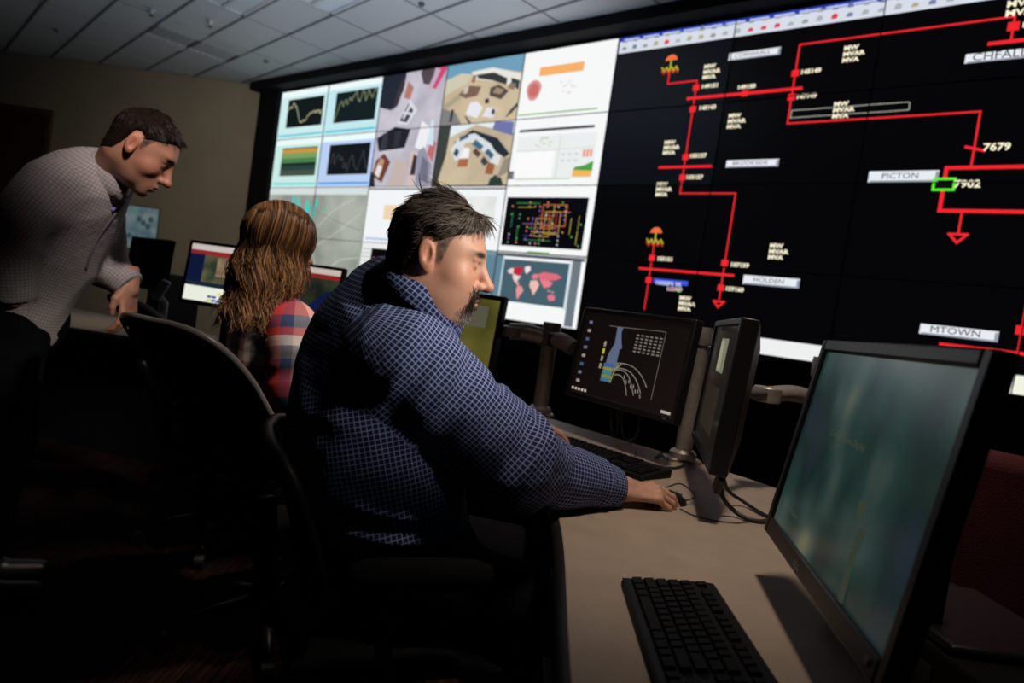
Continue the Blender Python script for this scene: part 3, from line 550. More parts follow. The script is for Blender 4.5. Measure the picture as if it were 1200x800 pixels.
# ------------------------------------------------------------------ monitors
m_plast = mat('black_plastic', (0.012, 0.012, 0.013), 0.38, spec=.4, bump=(600, .04)); m_plast2 = mat('charcoal_plastic', (0.035, 0.035, 0.037), 0.45, spec=.35, bump=(500, .05))
m_steel = mat('brushed_steel', (0.36, 0.32, 0.29), 0.38, .45, noise=(40, .12)); m_rubber = mat('cable_rubber', (0.010, 0.010, 0.010), 0.5)
def monitor(label, BL, BR, H, tilt, screen_m, bez=.018, thick=.03, group=None, chin=.022, bulge=.032):
    BL = Vector([float(x) for x in BL]); BR = Vector([float(x) for x in BR]); X = (BR - BL); X.z = 0; W = X.length; X.normalize()
    up = Vector((0, 0, 1)); Y = up.cross(X).normalized()
    Zt = (up * math.cos(tilt) + Y * math.sin(tilt)).normalized(); Yt = Zt.cross(X)
    M = Matrix(((X.x, Yt.x, Zt.x, BL.x), (X.y, Yt.y, Zt.y, BL.y), (X.z, Yt.z, Zt.z, BL.z), (0, 0, 0, 1)))
    t = thing('computer_monitor', label, 'monitor', mtx=M, group=group)
    f = MB().b2((-bez, -.008, -chin), (0, thick, H + bez)).b2((W, -.008, -chin), (W + bez, thick, H + bez)).b2((0, -.008, H), (W, thick, H + bez)).b2((0, -.008, -chin), (W, thick, 0))
    f.build('bezel', m_plast, t, bevel=.004)
    bx = [(-bez + .004, -chin + .004), (W + bez - .004, -chin + .004), (W + bez - .004, H + bez - .004), (-bez + .004, H + bez - .004)]; inn = [(W * .2, H * .16), (W * .8, H * .16), (W * .8, H * .86), (W * .2, H * .86)]
    vs = [(x, .012, z) for x, z in bx] + [(x, thick, z) for x, z in bx] + [(x, thick + bulge, z) for x, z in inn]
    MB().add(vs, [(0, 1, 2, 3)] + [(4 + i, 4 + (i + 1) % 4, (i + 1) % 4, i) for i in range(4)] + [(8 + i, 8 + (i + 1) % 4, 4 + (i + 1) % 4, 4 + i) for i in range(4)] + [(11, 10, 9, 8)]).build('back_housing', m_plast2, t, bevel=.003)
    mb = MB()
    for k in range(14): mb.b2((W * .24 + k * W * .04, thick + bulge * .35, H * .90), (W * .24 + k * W * .04 + .006, thick + bulge * .6, H * .96))
    mb.build('vent_slots', m_rubber, t)
    MB().b2((W / 2 - .05, thick + bulge - .002, H / 2 - .05), (W / 2 + .05, thick + bulge + .013, H / 2 + .05)).build('mount_plate', m_dgrey, t, bevel=.004)
    s = MB().add([(0, -.001, 0), (W, -.001, 0), (W, -.001, H), (0, -.001, H)], [(0, 1, 2, 3)]).build('screen', screen_m, t)
    MB().b2((W - .03, -.010, -chin * .6), (W - .018, -.008, -chin * .35)).build('power_button', m_dgrey, t)
    t['W'] = W; return t, s, W, H, M
def scr(name, s, x0, z0, x1, z1, m, layer=1):
    y = -.001 - .0006 * layer; return MB().add([(x0, y, z0), (x1, y, z0), (x1, y, z1), (x0, y, z1)], [(0, 1, 2, 3)]).build(name, m, s)
def scr_line(name, s, pts, wd, m, layer=2):
    v = []; f = []; y = -.001 - .0006 * layer
    for a, b in zip(pts[:-1], pts[1:]):
        a = np.array(a, float); b = np.array(b, float); d = b - a; L = np.hypot(*d); d = d / max(L, 1e-6); n = np.array([-d[1], d[0]]) * wd / 2; k = len(v)
        for q in (a - n, b - n, b + n, a + n): v.append((q[0], y, q[1]))
        f.append((k, k + 1, k + 2, k + 3))
    return MB().add(v, f).build(name, m, s)
# A: large monitor on the right, blurred teal desktop picture with reflections painted into its glow
m_sA = mat('teal_desktop_reflections', (0.012, 0.014, 0.014), 0.22, spec=.5, emit=(1, 1, 1), estr=1.0); nt = m_sA.node_tree; b_ = nt.nodes['Principled BSDF']
tc = nt.nodes.new('ShaderNodeTexCoord'); nz = nt.nodes.new('ShaderNodeTexNoise'); nz.inputs['Scale'].default_value = 5.5; nz.inputs['Detail'].default_value = 1.5
mpn = nt.nodes.new('ShaderNodeMapping'); mpn.inputs['Scale'].default_value = (1.3, 1, .9); mpn.inputs['Location'].default_value = (.35, 0, .1)
rp = nt.nodes.new('ShaderNodeValToRGB'); cr = rp.color_ramp; cr.elements[0].position = .30; cr.elements[1].position = .74
cr.elements[0].color = (*lin((24, 34, 44)), 1); cr.elements[1].color = (*lin((84, 90, 66)), 1)
e = cr.elements.new(.42); e.color = (*lin((16, 34, 33)), 1); e = cr.elements.new(.54); e.color = (*lin((28, 50, 46)), 1); e = cr.elements.new(.64); e.color = (*lin((52, 66, 62)), 1)
nt.links.new(tc.outputs['Object'], mpn.inputs[0]); nt.links.new(mpn.outputs[0], nz.inputs['Vector']); nt.links.new(nz.outputs['Fac'], rp.inputs['Fac']); nt.links.new(rp.outputs['Color'], b_.inputs['Emission Color'])
tA, sA, WA, HA, MA = monitor('large black monitor in the right foreground with a dim teal screen', (.514, 1.189, .882), (.426, .668, .882), .312, math.radians(8), m_sA, bez=.021, thick=.018, chin=.030, bulge=.022)
text('caption_line', 'Control Room Display', .016, glow((58, 62, 50)), sA, (WA * .30, -.003, HA * .60)); text('caption_line', 'Windows', .014, glow((58, 62, 48)), sA, (WA * .14, -.003, HA * .12))
scr_line('icon_glow', sA, [(WA * .665, HA * .34), (WA * .67, HA * .40)], .02, glow((50, 58, 40))); scr_line('light_streak', sA, [(WA * .72, HA * .0), (WA * .70, HA * .2), (WA * .71, HA * .30)], .018, glow((46, 54, 42)))
text('maker_mark', 'DELL', .014, mat('silver_print', (.4, .4, .4), .4), tA, (WA * .40, -.0095, -.016), 'CENTER')
# B: second monitor seen nearly edge on
pBn, pBf = at(836, 541, 1.53), at(815, 507, 2.05); zb = (pBn[2] + pBf[2]) / 2; pBn[2] = pBf[2] = zb
m_sB = mat('dark_reflecting_screen', (0.010, 0.010, 0.010), 0.18, spec=.5, emit=lin((26, 22, 18)), estr=1.0)
tB, sB, WB, HB, MB_ = monitor('black monitor turned nearly edge on beside the steel pole', pBf, pBn, .325, math.radians(3), m_sB, bez=.019, thick=.034)
scr('reflection_patch', sB, WB * .38, HB * .62, WB * .66, HB * .90, glow((116, 118, 100))); scr('reflection_core', sB, WB * .40, HB * .64, WB * .52, HB * .88, glow((150, 148, 120)), 2); scr('dim_window', sB, WB * .12, HB * .12, WB * .7, HB * .5, glow((40, 34, 26)))  # the bright glowing patches paint a window-like reflection into the screen
# C: chart monitor facing the seated man
pCl, pCr = at(668, 456, 2.50), at(788, 489, 2.09); zc = (pCl[2] + pCr[2]) / 2; pCl[2] = pCr[2] = zc
tC, sC, WC, HC, MC = monitor('black monitor with a dark chart screen in front of the seated man', pCl, pCr, .300, math.radians(6), mat('dark_brown_screen', (.008, .007, .007), .25, spec=.4, emit=lin((15, 10, 9)), estr=1.0), bez=.016)
CH = lambda x, y: (WC * x, HC * y)
wl = glow((150, 140, 126)); scr_line('chart_frame', sC, [CH(.27, .86), CH(.80, .88), CH(.80, .12)], .0016, glow((120, 108, 98)))
vs = [CH(*p) for p in ((.31, .20), (.38, .20), (.40, .34), (.46, .42), (.42, .44), (.42, .60), (.44, .62), (.42, .70), (.40, .80), (.41, .86), (.35, .86), (.355, .80), (.36, .66), (.32, .52))]
MB().add([(x, -.0026, y) for x, y in vs], [tuple(range(len(vs)))]).build('chart_profile', glow((88, 100, 124)), sC)
for k, cc in enumerate(((50, 110, 140), (110, 130, 70), (60, 120, 124), (130, 130, 70), (56, 90, 140))): scr('chart_band', sC, WC * .30, HC * (.20 + k * .045), WC * (.40), HC * (.235 + k * .045), glow(cc), 4)
scr_line('chart_edge', sC, [CH(.40, .20), CH(.42, .36), CH(.47, .44)], .004, glow((150, 150, 76)), 5)
for y, e_, drop in ((.44, .74, .20), (.38, .70, .22), (.36, .64, .24), (.30, .58, .2)): scr_line('chart_curve', sC, [CH(.42 + (e_ - .42) * t, y + .02 * math.sin(t * 3) - drop * t ** 3) for t in np.linspace(0, 1, 10)], .0022, wl)
random.seed(2)
for k in range(6): scr_line('number_column', sC, [q for j in range(7) for q in (CH(.56 + k * .04, .58 + j * .04),)], .0, wl) if False else MB().add([p for j in range(6) for p in ((WC * (.55 + k * .042), -.003, HC * (.60 + j * .038)), (WC * (.575 + k * .042), -.003, HC * (.60 + j * .038)), (WC * (.575 + k * .042), -.003, HC * (.618 + j * .038)), (WC * (.55 + k * .042), -.003, HC * (.618 + j * .038)))], [(4 * j, 4 * j + 1, 4 * j + 2, 4 * j + 3) for j in range(6)]).build('number_column', glow((112, 104, 96)), sC)
for k in range(8): 
    a = CH(.52 + k * .025, .32 - .02 * k - (.03 if k % 2 else 0)); scr_line('curve_label', sC, [a, (a[0] + .004, a[1] - .012)], .003, glow((150, 140, 130)))
for k in range(4): scr('axis_text', sC, WC * .255, HC * (.34 + k * .09), WC * .275, HC * (.40 + k * .09), glow((200, 180, 60) if k == 2 else (150, 140, 120)), 2)
for k in range(8): scr('desktop_icon', sC, WC * .05, HC * (.12 + k * .105), WC * .085, HC * (.155 + k * .105), glow(((150, 142, 128), (106, 106, 134), (66, 86, 120))[k % 3]), 2)
for k in range(5): scr('taskbar_icon', sC, WC * (.02 + k * .035), HC * .02, WC * (.04 + k * .035), HC * .05, glow((200, 190, 170)), 2)
scr('tray_icons', sC, WC * .90, HC * .015, WC * .98, HC * .045, glow((170, 165, 150)), 2)
# D: monitor behind the man's face
pDr = at(571, 437, 2.72); pDl = pDr + np.array([-.44, .22, 0])
tD, sD, WD, HD, MD = monitor('monitor with a yellow green screen partly hidden behind the seated man', pDl, pDr, .30, math.radians(6), glow_noise('olive_page', (74, 70, 28), (104, 98, 44), 6, .8), bez=.02)
scr('page_block', sD, WD * .55, HD * .6, WD * .9, HD * .9, glow((84, 82, 66))); scr('page_block', sD, WD * .6, HD * .1, WD * .8, HD * .4, glow((96, 84, 44)))
# woman's two monitors
pE = at(214, 349, 3.45); pE2 = pE + np.array([.42, -.16, 0])
m_map = glow_noise('relief_map', (44, 60, 44), (120, 112, 84), 9, .8)
tE, sE, WE, HE, ME = monitor('monitor with a relief map page left of the woman', pE, pE2, .29, math.radians(5), m_map, bez=.016)
scr('sea', sE, 0, HE * .34, WE * .22, HE * .84, glow((18, 27, 62), .8)); scr('page_header', sE, 0, HE * .90, WE, HE, glow((206, 196, 190), .9)); scr('red_bar', sE, 0, HE * .82, WE, HE * .90, glow((150, 40, 44), .9)); scr('white_bar', sE, 0, 0, WE, HE * .26, glow((232, 236, 222))); scr('map_base', sE, 0, HE * .26, WE, HE * .34, glow((30, 40, 60), .8))
for k in range(7): scr('blue_mark', sE, WE * (.36 + .07 * (k % 4)), HE * (.02 + .06 * (k // 3)), WE * (.42 + .07 * (k % 4)), HE * (.06 + .06 * (k // 3)), glow((60, 80, 160) if k % 3 else (220, 210, 80)), 2)
scr('desert', sE, WE * .42, HE * .46, WE * .78, HE * .80, glow_noise('relief_sand', (116, 96, 74), (160, 138, 108), 14, .8), 2)
pF2 = at(389, 384, 3.35); pF = pF2 + np.array([-.42, .12, 0])
tF, sF, WF, HF, MF = monitor('monitor with a dark map page in front of the woman', pF, pF2, .29, math.radians(5), glow_noise('dark_relief_map', (26, 34, 30), (56, 62, 44), 8, .8), bez=.016)
scr('page_header', sF, 0, HF * .90, WF, HF, glow((206, 190, 180), .9)); scr('red_bar', sF, 0, HF * .82, WF, HF * .90, glow((140, 36, 40), .9)); scr('white_bar', sF, 0, 0, WF, HF * .2, glow((226, 230, 220)))
MB().add([(WF * x, -.0025, HF * y) for x, y in ((.52, .2), (.98, .2), (.98, .62), (.84, .60), (.7, .4))], [(0, 1, 2, 3, 4)]).build('sea', glow((18, 28, 70), .8), sF)
def under(o, tm, M):                                   # a stand or arm belongs to its monitor
    for k in ('label', 'category', 'group'):
        if k in o: del o[k]
    o.parent = tm; o.matrix_parent_inverse = M.inverted(); return o
for (tt, W_, H_, M_, lb) in ((tE, WE, HE, ME, 'map page monitor left of the woman'), (tF, WF, HF, MF, 'dark map monitor in front of the woman')):
    c = M_ @ Vector((W_ / 2, .075, H_ / 2)); st_ = thing('monitor_stand', 'black stand holding the ' + lb, 'monitor stand', (c.x, c.y, DZ))
    MB().lathe([(.11, 0), (.11, .008), (.10, .014)], 24).build('base', m_plast, st_, 'auto'); MB().b2((-.025, -.012, .012), (.025, .012, c.z - DZ)).build('neck', m_plast, st_, bevel=.004); under(st_, tt, M_)
# dark monitor seen from the side on the far desk, and a black computer beside it
tG, sG, WG, HG, MG = monitor('dark switched off monitor between the leaning man and the woman', at(147, 330, 3.95), at(188, 341, 3.7), .26, math.radians(4), mat('off_screen', (.006, .006, .007), .3, spec=.3), bez=.014)
c = MG @ Vector((WG / 2, .075, HG / 2)); st_ = thing('monitor_stand', 'black stand holding the switched off monitor', 'monitor stand', (c.x, c.y, DZ)); MB().lathe([(.10, 0), (.10, .008), (.09, .014)], 24).build('base', m_plast, st_, 'auto'); MB().b2((-.025, -.012, .012), (.025, .012, c.z - DZ)).build('neck', m_plast, st_, bevel=.004); under(st_, tG, MG)
p = at(206, 330, 4.05); cp = thing('computer_tower', 'narrow black computer standing beside the map page monitor', 'computer', (p[0], p[1], DZ), math.radians(-20)); MB().b2((-.04, -.16, 0), (.04, .16, .36)).build('case', m_plast, cp, bevel=.008); MB().b2((-.03, -.166, .28), (.03, -.16, .30)).build('drive_slot', m_dgrey, cp); MB().b2((-.01, -.166, .22), (.01, -.16, .24)).build('power_button', m_steel, cp)
p = at(196, 318, 3.6); ph = thing('desk_phone', 'pale grey desk phone stand between the dark monitor and the map page monitor', 'phone', (p[0], p[1], DZ), math.radians(15)); MB().b2((-.05, -.08, 0), (.05, .08, .03)).build('base', m_wmet, ph, bevel=.006); MB().tube([(0, .03, .03), (0, .06, .2), (-.03, .04, .24)], .012).build('stand', m_wmet, ph, True); MB().box((-.02, .0, .27), (.05, .03, .12), Matrix.Rotation(.4, 3, 'Y')).build('handset', m_wmet, ph, bevel=.01)
# map screen on the beige wall
a = wall_back_pt(143, 238); b = wall_back_pt(193, 250); bd = wall_back_pt(140, 290); W_ = b[0] - a[0] - .06; H_ = a[2] - bd[2]
bo = thing('wall_screen', 'pale blue map screen hanging on the beige wall', 'screen', (a[0], a[1] - .0, bd[2]), math.radians(-1.6))
MB().b2((0, -.03, 0), (W_, -.004, H_)).build('casing', m_dgrey, bo, bevel=.004); MB().add([(.02, -.032, .02), (W_ - .02, -.032, .02), (W_ - .02, -.032, H_ - .02), (.02, -.032, H_ - .02)], [(0, 1, 2, 3)]).build('screen', glow_noise('pale_map', (84, 112, 120), (128, 148, 150), 5, .55), bo)
for k, (x, z) in enumerate(((.62, .62), (.74, .55), (.5, .7), (.3, .3), (.8, .72))): MB().add([(W_ * x + .045 * math.cos(t), -.034 - .0006 * k, H_ * z + .05 * math.sin(t)) for t in np.linspace(0, 6.28, 10)[:-1]], [tuple(range(9))]).build('map_patch', glow((52, 74, 84), .7), bo)

# ------------------------------------------------------------------ monitor arms
def arm(label, base, top, beam, target, r=.021):
    t = thing('monitor_arm', label, 'monitor arm', (base[0], base[1], DZ))
    L = lambda p: (p[0] - base[0], p[1] - base[1], p[2] - DZ)
    MB().b2((-.06, -.035, 0), (.06, .035, .012)).build('base_plate', m_steel, t, bevel=.004); MB().lathe([(r + .016, .012), (r + .016, .03), (r + .006, .04)], 20).build('base_collar', m_steel, t, 'auto')
    MB().tube([(0, 0, .01), (0, 0, top - DZ)], r, 20).build('pole', m_steel, t, 'auto'); MB().lathe([(r + .006, top * .55 + .16 - DZ * .55), (r + .008, top * .55 + .17 - DZ * .55), (r + .008, top * .55 + .21 - DZ * .55), (r + .006, top * .55 + .22 - DZ * .55)], 20).build('clamp_ring', m_dgrey if r < .02 else m_steel, t, 'auto')
    for k, (a, b, w_) in enumerate(beam): MB().tube(smooth_path([L(a), ((np.array(L(a)) + np.array(L(b))) / 2 + np.array([0, 0, .012])), L(b)], 6), w_, 12).build('arm_beam', m_steel, t, 'auto')
    for k, (a, b, w_) in enumerate(beam): MB().lathe([(w_ * 1.25, -.03), (w_ * 1.3, -.025), (w_ * 1.3, .025), (w_ * 1.15, .032)], 18, L(a)).build('pivot', m_steel, t, 'auto')
    for k, (a, b, w_) in enumerate(beam[-1:]): MB().lathe([(w_ * 1.5, -.022), (w_ * 1.65, -.018), (w_ * 1.65, .018), (w_ * 1.5, .022)], 20, L(b)).build('joint', m_steel, t, 'auto')
    a = beam[-1][1]; MB().tube([L(a), L(target)], .016, 10).build('tilt_head', m_dgrey, t, True)
    return t
def mback(M, W, H, d=.05): v = M @ Vector((W / 2, d, H / 2)); return (v.x, v.y, v.z)
bC = onz(799, 540, DZ); aC = arm('slim steel monitor arm pole beside the chart monitor', (bC[0], bC[1], DZ), 1.20, [((bC[0], bC[1], 1.06), tuple(np.array(mback(MC, WC, HC, .13))), .020)], mback(MC, WC, HC), r=.029); under(aC, tC, MC)
bD = onz(632, 486, DZ); topD = at(644, 398, 2.80); e0, e1 = at(672, 408, 2.72), at(597, 388, 2.80)
aD = arm('steel monitor arm with a thick beam in front of the world map page', (bD[0], bD[1], DZ), topD[2], [(tuple(topD), tuple(e0), .035), (tuple(topD + [0, 0, .0]), tuple(e1), .035)], mback(MD, WD, HD, .04), r=.032); under(aD, tD, MD)
bB = at(952, 500, 1.98); jB = at(899, 462, 1.93)
aB = arm('steel monitor arm with a round joint between the two right hand monitors', (bB[0], bB[1], DZ), 1.12, [((bB[0], bB[1], jB[2]), tuple(jB), .024)], mback(MB_, WB, HB, .06)); under(aB, tB, MB_)
st_ = thing('monitor_stand', 'black stand holding the large teal monitor', 'monitor stand', (.66, .92, DZ + .075)); MB().b2((-.075, -.12, 0), (.12, .12, .014)).build('base', m_plast, st_, bevel=.006); c = mback(MA, WA, HA, .07); MB().box((c[0] - .66 + .035, c[1] - .92, .10), (.05, .09, .20)).build('neck', m_plast, st_, bevel=.006); under(st_, tA, MA)

eb = thing('darkening_box', 'low black box added to darken the desk behind the large teal monitor', 'box', (.69, .68, DZ)); MB().b2((-.11, -.40, .008), (.10, .42, .075)).build('case', m_cab, eb, bevel=.006)  # black box added to darken the lit desk behind the monitor
for k in range(6): MB().b2((-.112, -.30 + k * .11, .03), (-.108, -.24 + k * .11, .05)).build('vent_slot', m_rubber, eb)
for sx in (-.09, .08):
    for sy in (-.37, .39): MB().lathe([(.012, 0), (.012, .01)], 10, (sx, sy, 0)).build('rubber_foot', m_rubber, eb)
# ------------------------------------------------------------------ keyboards and mouse
m_key = mat('key_plastic', (0.004, 0.004, 0.0045), 0.6, spec=.14); m_kb = mat('keyboard_case', (0.005, 0.005, 0.0055), 0.55, spec=.18)
_km = {}
def key_mesh(w_, d_):
    k = (round(w_, 4), round(d_, 4))
    if k not in _km:
        a, b = w_ / 2, d_ / 2; s = .0022
        me = MB().add([(-a, -b, 0), (a, -b, 0), (a, b, 0), (-a, b, 0), (-a + s, -b + s, .0075), (a - s, -b + s, .0075), (a - s, b - s * .7, .0085), (-a + s, b - s * .7, .0085)], [(4, 5, 6, 7), (0, 1, 5, 4), (1, 2, 6, 5), (2, 3, 7, 6), (3, 0, 4, 7)]).mesh('key'); me.materials.append(m_key); _km[k] = me
    return _km[k]
def keyboard(label, loc, xdir):                        # xdir: direction to the typist's right
    rz = math.atan2(xdir[1], xdir[0]); t = thing('keyboard', label, 'keyboard', (loc[0], loc[1], DZ), rz)
    L, D = .445, .150
    pr = [(-D / 2, 0), (D / 2, 0), (D / 2, .026), (D / 2 - .02, .026), (-D / 2 + .006, .013), (-D / 2, .008)]
    n = len(pr); vs = [(-L / 2, y, z) for y, z in pr] + [(L / 2, y, z) for y, z in pr]
    MB().add(vs, [tuple(range(n)), tuple(range(2 * n - 1, n - 1, -1))] + [(i, n + i, n + (i + 1) % n, (i + 1) % n) for i in range(n)]).build('case', m_kb, t, bevel=.003)
    U1 = .0188
    def key(x, row, w_=1.0):
        yy = (-D / 2 + .022 + row * .0192 + (.006 if row == 5 else 0)); z = .0115 + (yy + D / 2) * .088
        o = bpy.data.objects.new('key', key_mesh(w_ * U1 - .0016, .0175)); link(o, t); o.location = (-L / 2 + .010 + (x + w_ / 2) * U1, yy, z); o.rotation_euler = (.088, 0, 0)
    rows = {5: [(0, 1)] + [(2 + k + .5 * (k // 4), 1) for k in range(12)], 4: [(k, 1) for k in range(13)] + [(13, 2)], 3: [(0, 1.5)] + [(1.5 + k, 1) for k in range(12)] + [(13.5, 1.5)], 2: [(0, 1.75)] + [(1.75 + k, 1) for k in range(11)] + [(12.75, 2.25)], 1: [(0, 2.25)] + [(2.25 + k, 1) for k in range(10)] + [(12.25, 2.75)], 0: [(0, 1.5), (1.5, 1.25), (2.75, 1.25), (4, 6), (10, 1.25), (11.25, 1.25), (12.5, 1), (13.5, 1.5)]}
    for r, ks in rows.items():
        for x, w_ in ks: key(x, r, w_)
    for r in (3, 4, 5): [key(15.3 + k, r) for k in range(3)]
    key(16.3, 1); [key(15.3 + k, 0) for k in range(3)]
    for r in range(0, 5): [key(18.6 + k, r) for k in range(4)]
    MB().b2((-L / 2 + .002, -D / 2 + .001, .0105), (L / 2 - .002, -D / 2 + .011, .0125)).build('palm_edge', m_kb, t)
    return t
kT = (onz(727, 688, DZ) + onz(829, 697, DZ)) / 2
kd = np.array([-.035, -1.0]); kd /= np.hypot(*kd)
kc = kT[:2] + kd * .222
keyboard('black keyboard lying in the foreground in front of the large monitor', (kc[0] + .003, kc[1]), kd)
keyboard('black keyboard under the chart monitor by the seated man', (.318, 2.065), (.669, -.743))
ms = thing('computer_mouse', 'black mouse under the right hand of the seated man', 'mouse', (.432, 1.648, DZ), math.radians(12))
vs = []; fs = []
for i in range(9):
    t = i / 8; x = -.055 + .11 * t; w_ = .030 * (math.sin(math.pi * (.12 + .80 * t)) ** .5); h_ = .036 * math.sin(math.pi * (.14 + .78 * t)) ** .6
    for k in range(9): a = math.pi * k / 8; vs.append((x, w_ * math.cos(a), h_ * math.sin(a)))
for i in range(8):
    for k in range(8): fs.append((i * 9 + k, i * 9 + k + 1, (i + 1) * 9 + k + 1, (i + 1) * 9 + k))
fs += [tuple(range(8, -1, -1)), tuple(72 + k for k in range(9))]
MB().add(vs, fs).build('mouse_body', m_plast, ms, True); MB().tube([(.03, 0, .029), (.045, 0, .022)], .004, 8).build('scroll_wheel', m_dgrey, ms, True)
MB().tube(smooth_path([(.054, 0, .008), (.09, .015, .02), (.075, .07, .035), (.04, .10, .012), (.02, .17, .004), (.06, .30, .004), (.12, .48, .004), (.17, .60, .004)], 6), .0022, 6).build('mouse_cable', m_rubber, ms, True)
# cables
def cable(label, pts, r): tag(MB().tube(smooth_path(pts, 8), r, 8).build('cable', m_rubber, None, True), label, 'cable')
cB = MB_ @ Vector((WB * .86, .03, .0)); q = lambda px, py, z=DZ + .006: tuple(onz(px, py, z))
cable('thick black cable curving from the edge on monitor to the desk', [tuple(cB), tuple(at(846, 578, 1.60)), tuple(at(860, 598, 1.62)), q(880, 609), q(905, 612), q(960, 618)], .0055)
cable('second black cable hanging from the edge on monitor behind the first', [tuple(MB_ @ Vector((WB * .8, .03, 0))), tuple(at(852, 572, 1.70)), tuple(at(872, 588, 1.74)), q(896, 603), q(915, 609), q(970, 620)], .0048)
tag(MB().box(tuple(at(842, 566, 1.58)), (.016, .03, .045), Matrix.Rotation(.5, 3, 'X')).build('cable_plug', m_plast, None, bevel=.003), 'black plug on the cable under the edge on monitor', 'plug')
cable('thin black cable looping under the left side of the chart monitor', [tuple(MC @ Vector((WC * .38, .03, 0))), tuple(at(717, 505, 2.36)), q(721, 512), tuple(at(724, 500, 2.36)), tuple(MC @ Vector((WC * .44, .03, 0)))], .004)
cable('thin black cable drooping under the right side of the chart monitor', [tuple(MC @ Vector((WC * .48, .03, 0))), tuple(at(730, 508, 2.32)), q(738, 516), tuple(at(747, 508, 2.25)), tuple(MC @ Vector((WC * .66, .03, 0)))], .004)
cable('thin dark cable lying on the desk around the steel pole', [q(768, 536), q(776, 530), q(792, 534), q(803, 543), q(790, 548), q(772, 546), q(750, 546)], .004)
cable('black cable on the desk beside the thick beam monitor arm', [q(606, 476), q(612, 482), q(622, 486), q(640, 484)], .004)
cable('faint thin cord running over the desk right of the mouse', [q(797, 596, DZ + .003), q(820, 606, DZ + .003), q(860, 612, DZ + .003), q(900, 608, DZ + .003)], .0016)

# ------------------------------------------------------------------ office chairs
m_mesh = mat('chair_mesh', (0.003, 0.003, 0.0033), 0.9, spec=.05, bump=(900, .3)); m_rim = mat('chair_frame_grey', (0.24, 0.22, 0.21), 0.28, spec=.5); m_pad = mat('chair_cushion', (0.004, 0.004, 0.0045), 0.9, spec=.08, bump=(300, .2))
def chair(label, loc, rz, rim=m_rim, hb=1.0, rec=.30):
    t = thing('office_chair', label, 'chair', (loc[0], loc[1], 0), rz, 'black office chairs')
    # backrest: curved frame loop and mesh web; chair faces +x
    def bp(u, v):                                         # u -1..1 across, v 0..1 up
        return (-.20 - rec * hb * v ** 1.4 + .045 * u * u, u * (.215 + .03 * math.sin(v * 2.6)), .55 + .475 * hb * v)
    N = 40; loop = []
    for k in range(N):
        a = 2 * math.pi * k / N; cx, cz = math.cos(a), math.sin(a); e = .45; u = math.copysign(abs(cx) ** e, cx); v = math.copysign(abs(cz) ** e, cz); loop.append(bp(u, .5 + .5 * v))
    MB().tube(loop + [loop[0]], .013, 8, False).build('back_frame', rim, t, True)
    n = 14; vs = [bp(-.97 + 1.94 * i / n, .02 + .96 * j / n) for j in range(n + 1) for i in range(n + 1)]; keep = []
    for j in range(n):
        for i in range(n):
            uc, vc = abs(-1 + 2 * (i + .5) / n), abs(-1 + 2 * (j + .5) / n)
            if uc ** 4.5 + vc ** 4.5 < 1.0: keep.append((j * (n + 1) + i, j * (n + 1) + i + 1, (j + 1) * (n + 1) + i + 1, (j + 1) * (n + 1) + i))
    o = MB().add(vs, keep).build('back_mesh', m_mesh, t, True); sd = o.modifiers.new('thick', 'SOLIDIFY'); sd.thickness = .012; sd.offset = 0
    MB().tube(smooth_path([(-.10, 0, .44), (-.25, 0, .46), (-.26 - .1 * rec, 0, .60), (-.24 - .5 * rec * hb, 0, .55 + .25 * hb)], 6), [.026] * 18 + [.02], 10).build('back_spine', m_plast, t, True)
    vs = []; n = 12
    for j in range(n + 1):
        for i in range(n + 1):
            u, v = -1 + 2 * i / n, -1 + 2 * j / n; x = .02 + .25 * u * (1 - .08 * v * v); y = .245 * v * (1 - .08 * u * u); z = .50 - .045 * max(0, u) ** 3 - .02 * (abs(u) ** 6 + abs(v) ** 6); vs.append((x, y, z))
    k0 = len(vs); vs += [(x, y, .44) for x, y, z in vs]; fs = []
    for j in range(n):
        for i in range(n): a = j * (n + 1) + i; fs.append((a, a + 1, a + n + 2, a + n + 1)); fs.append((k0 + a, k0 + a + n + 1, k0 + a + n + 2, k0 + a + 1))
    for i in range(n):
        fs += [(k0 + i, k0 + i + 1, i + 1, i), (n * (n + 1) + i, n * (n + 1) + i + 1, k0 + n * (n + 1) + i + 1, k0 + n * (n + 1) + i), (i * (n + 1), (i + 1) * (n + 1), k0 + (i + 1) * (n + 1), k0 + i * (n + 1)), (k0 + i * (n + 1) + n, k0 + (i + 1) * (n + 1) + n, (i + 1) * (n + 1) + n, i * (n + 1) + n)]
    MB().add(vs, fs).build('seat', m_pad, t, True)
    for s_ in (-1, 1):
        a_ = MB().tube(smooth_path([(-.02, s_ * .20, .43), (-.04, s_ * .285, .46), (-.05, s_ * .295, .58), (-.02, s_ * .295, .655)], 5), .016, 8).build('armrest', m_plast, t, True)
        MB().tube(smooth_path([(-.13, s_ * .295, .668), (0, s_ * .295, .674), (.14, s_ * .285, .668)], 5), [.02] + [.032] * 9 + [.022], 10).build('arm_pad', m_pad, a_, True)
    MB().b2((-.10, -.09, .39), (.10, .09, .445)).build('tilt_mechanism', m_plast, t, bevel=.01); MB().lathe([(.035, .10), (.035, .25), (.022, .25), (.022, .40)], 16).build('gas_column', m_plast, t, 'auto')
    for k in range(5):
        a = 2 * math.pi * k / 5 + .3; c, s_ = math.cos(a), math.sin(a)
        lg = MB().tube([(.03 * c, .03 * s_, .115), (.16 * c, .16 * s_, .10), (.30 * c, .30 * s_, .075)], [.028, .022, .015], 8).build('base_leg', m_plast, t, True)
        MB().tube([(.30 * c - .018 * s_, .30 * s_ + .018 * c, .03), (.30 * c + .018 * s_, .30 * s_ - .018 * c, .03)], .029, 12).build('castor', m_rubber, lg, 'auto')
    return t

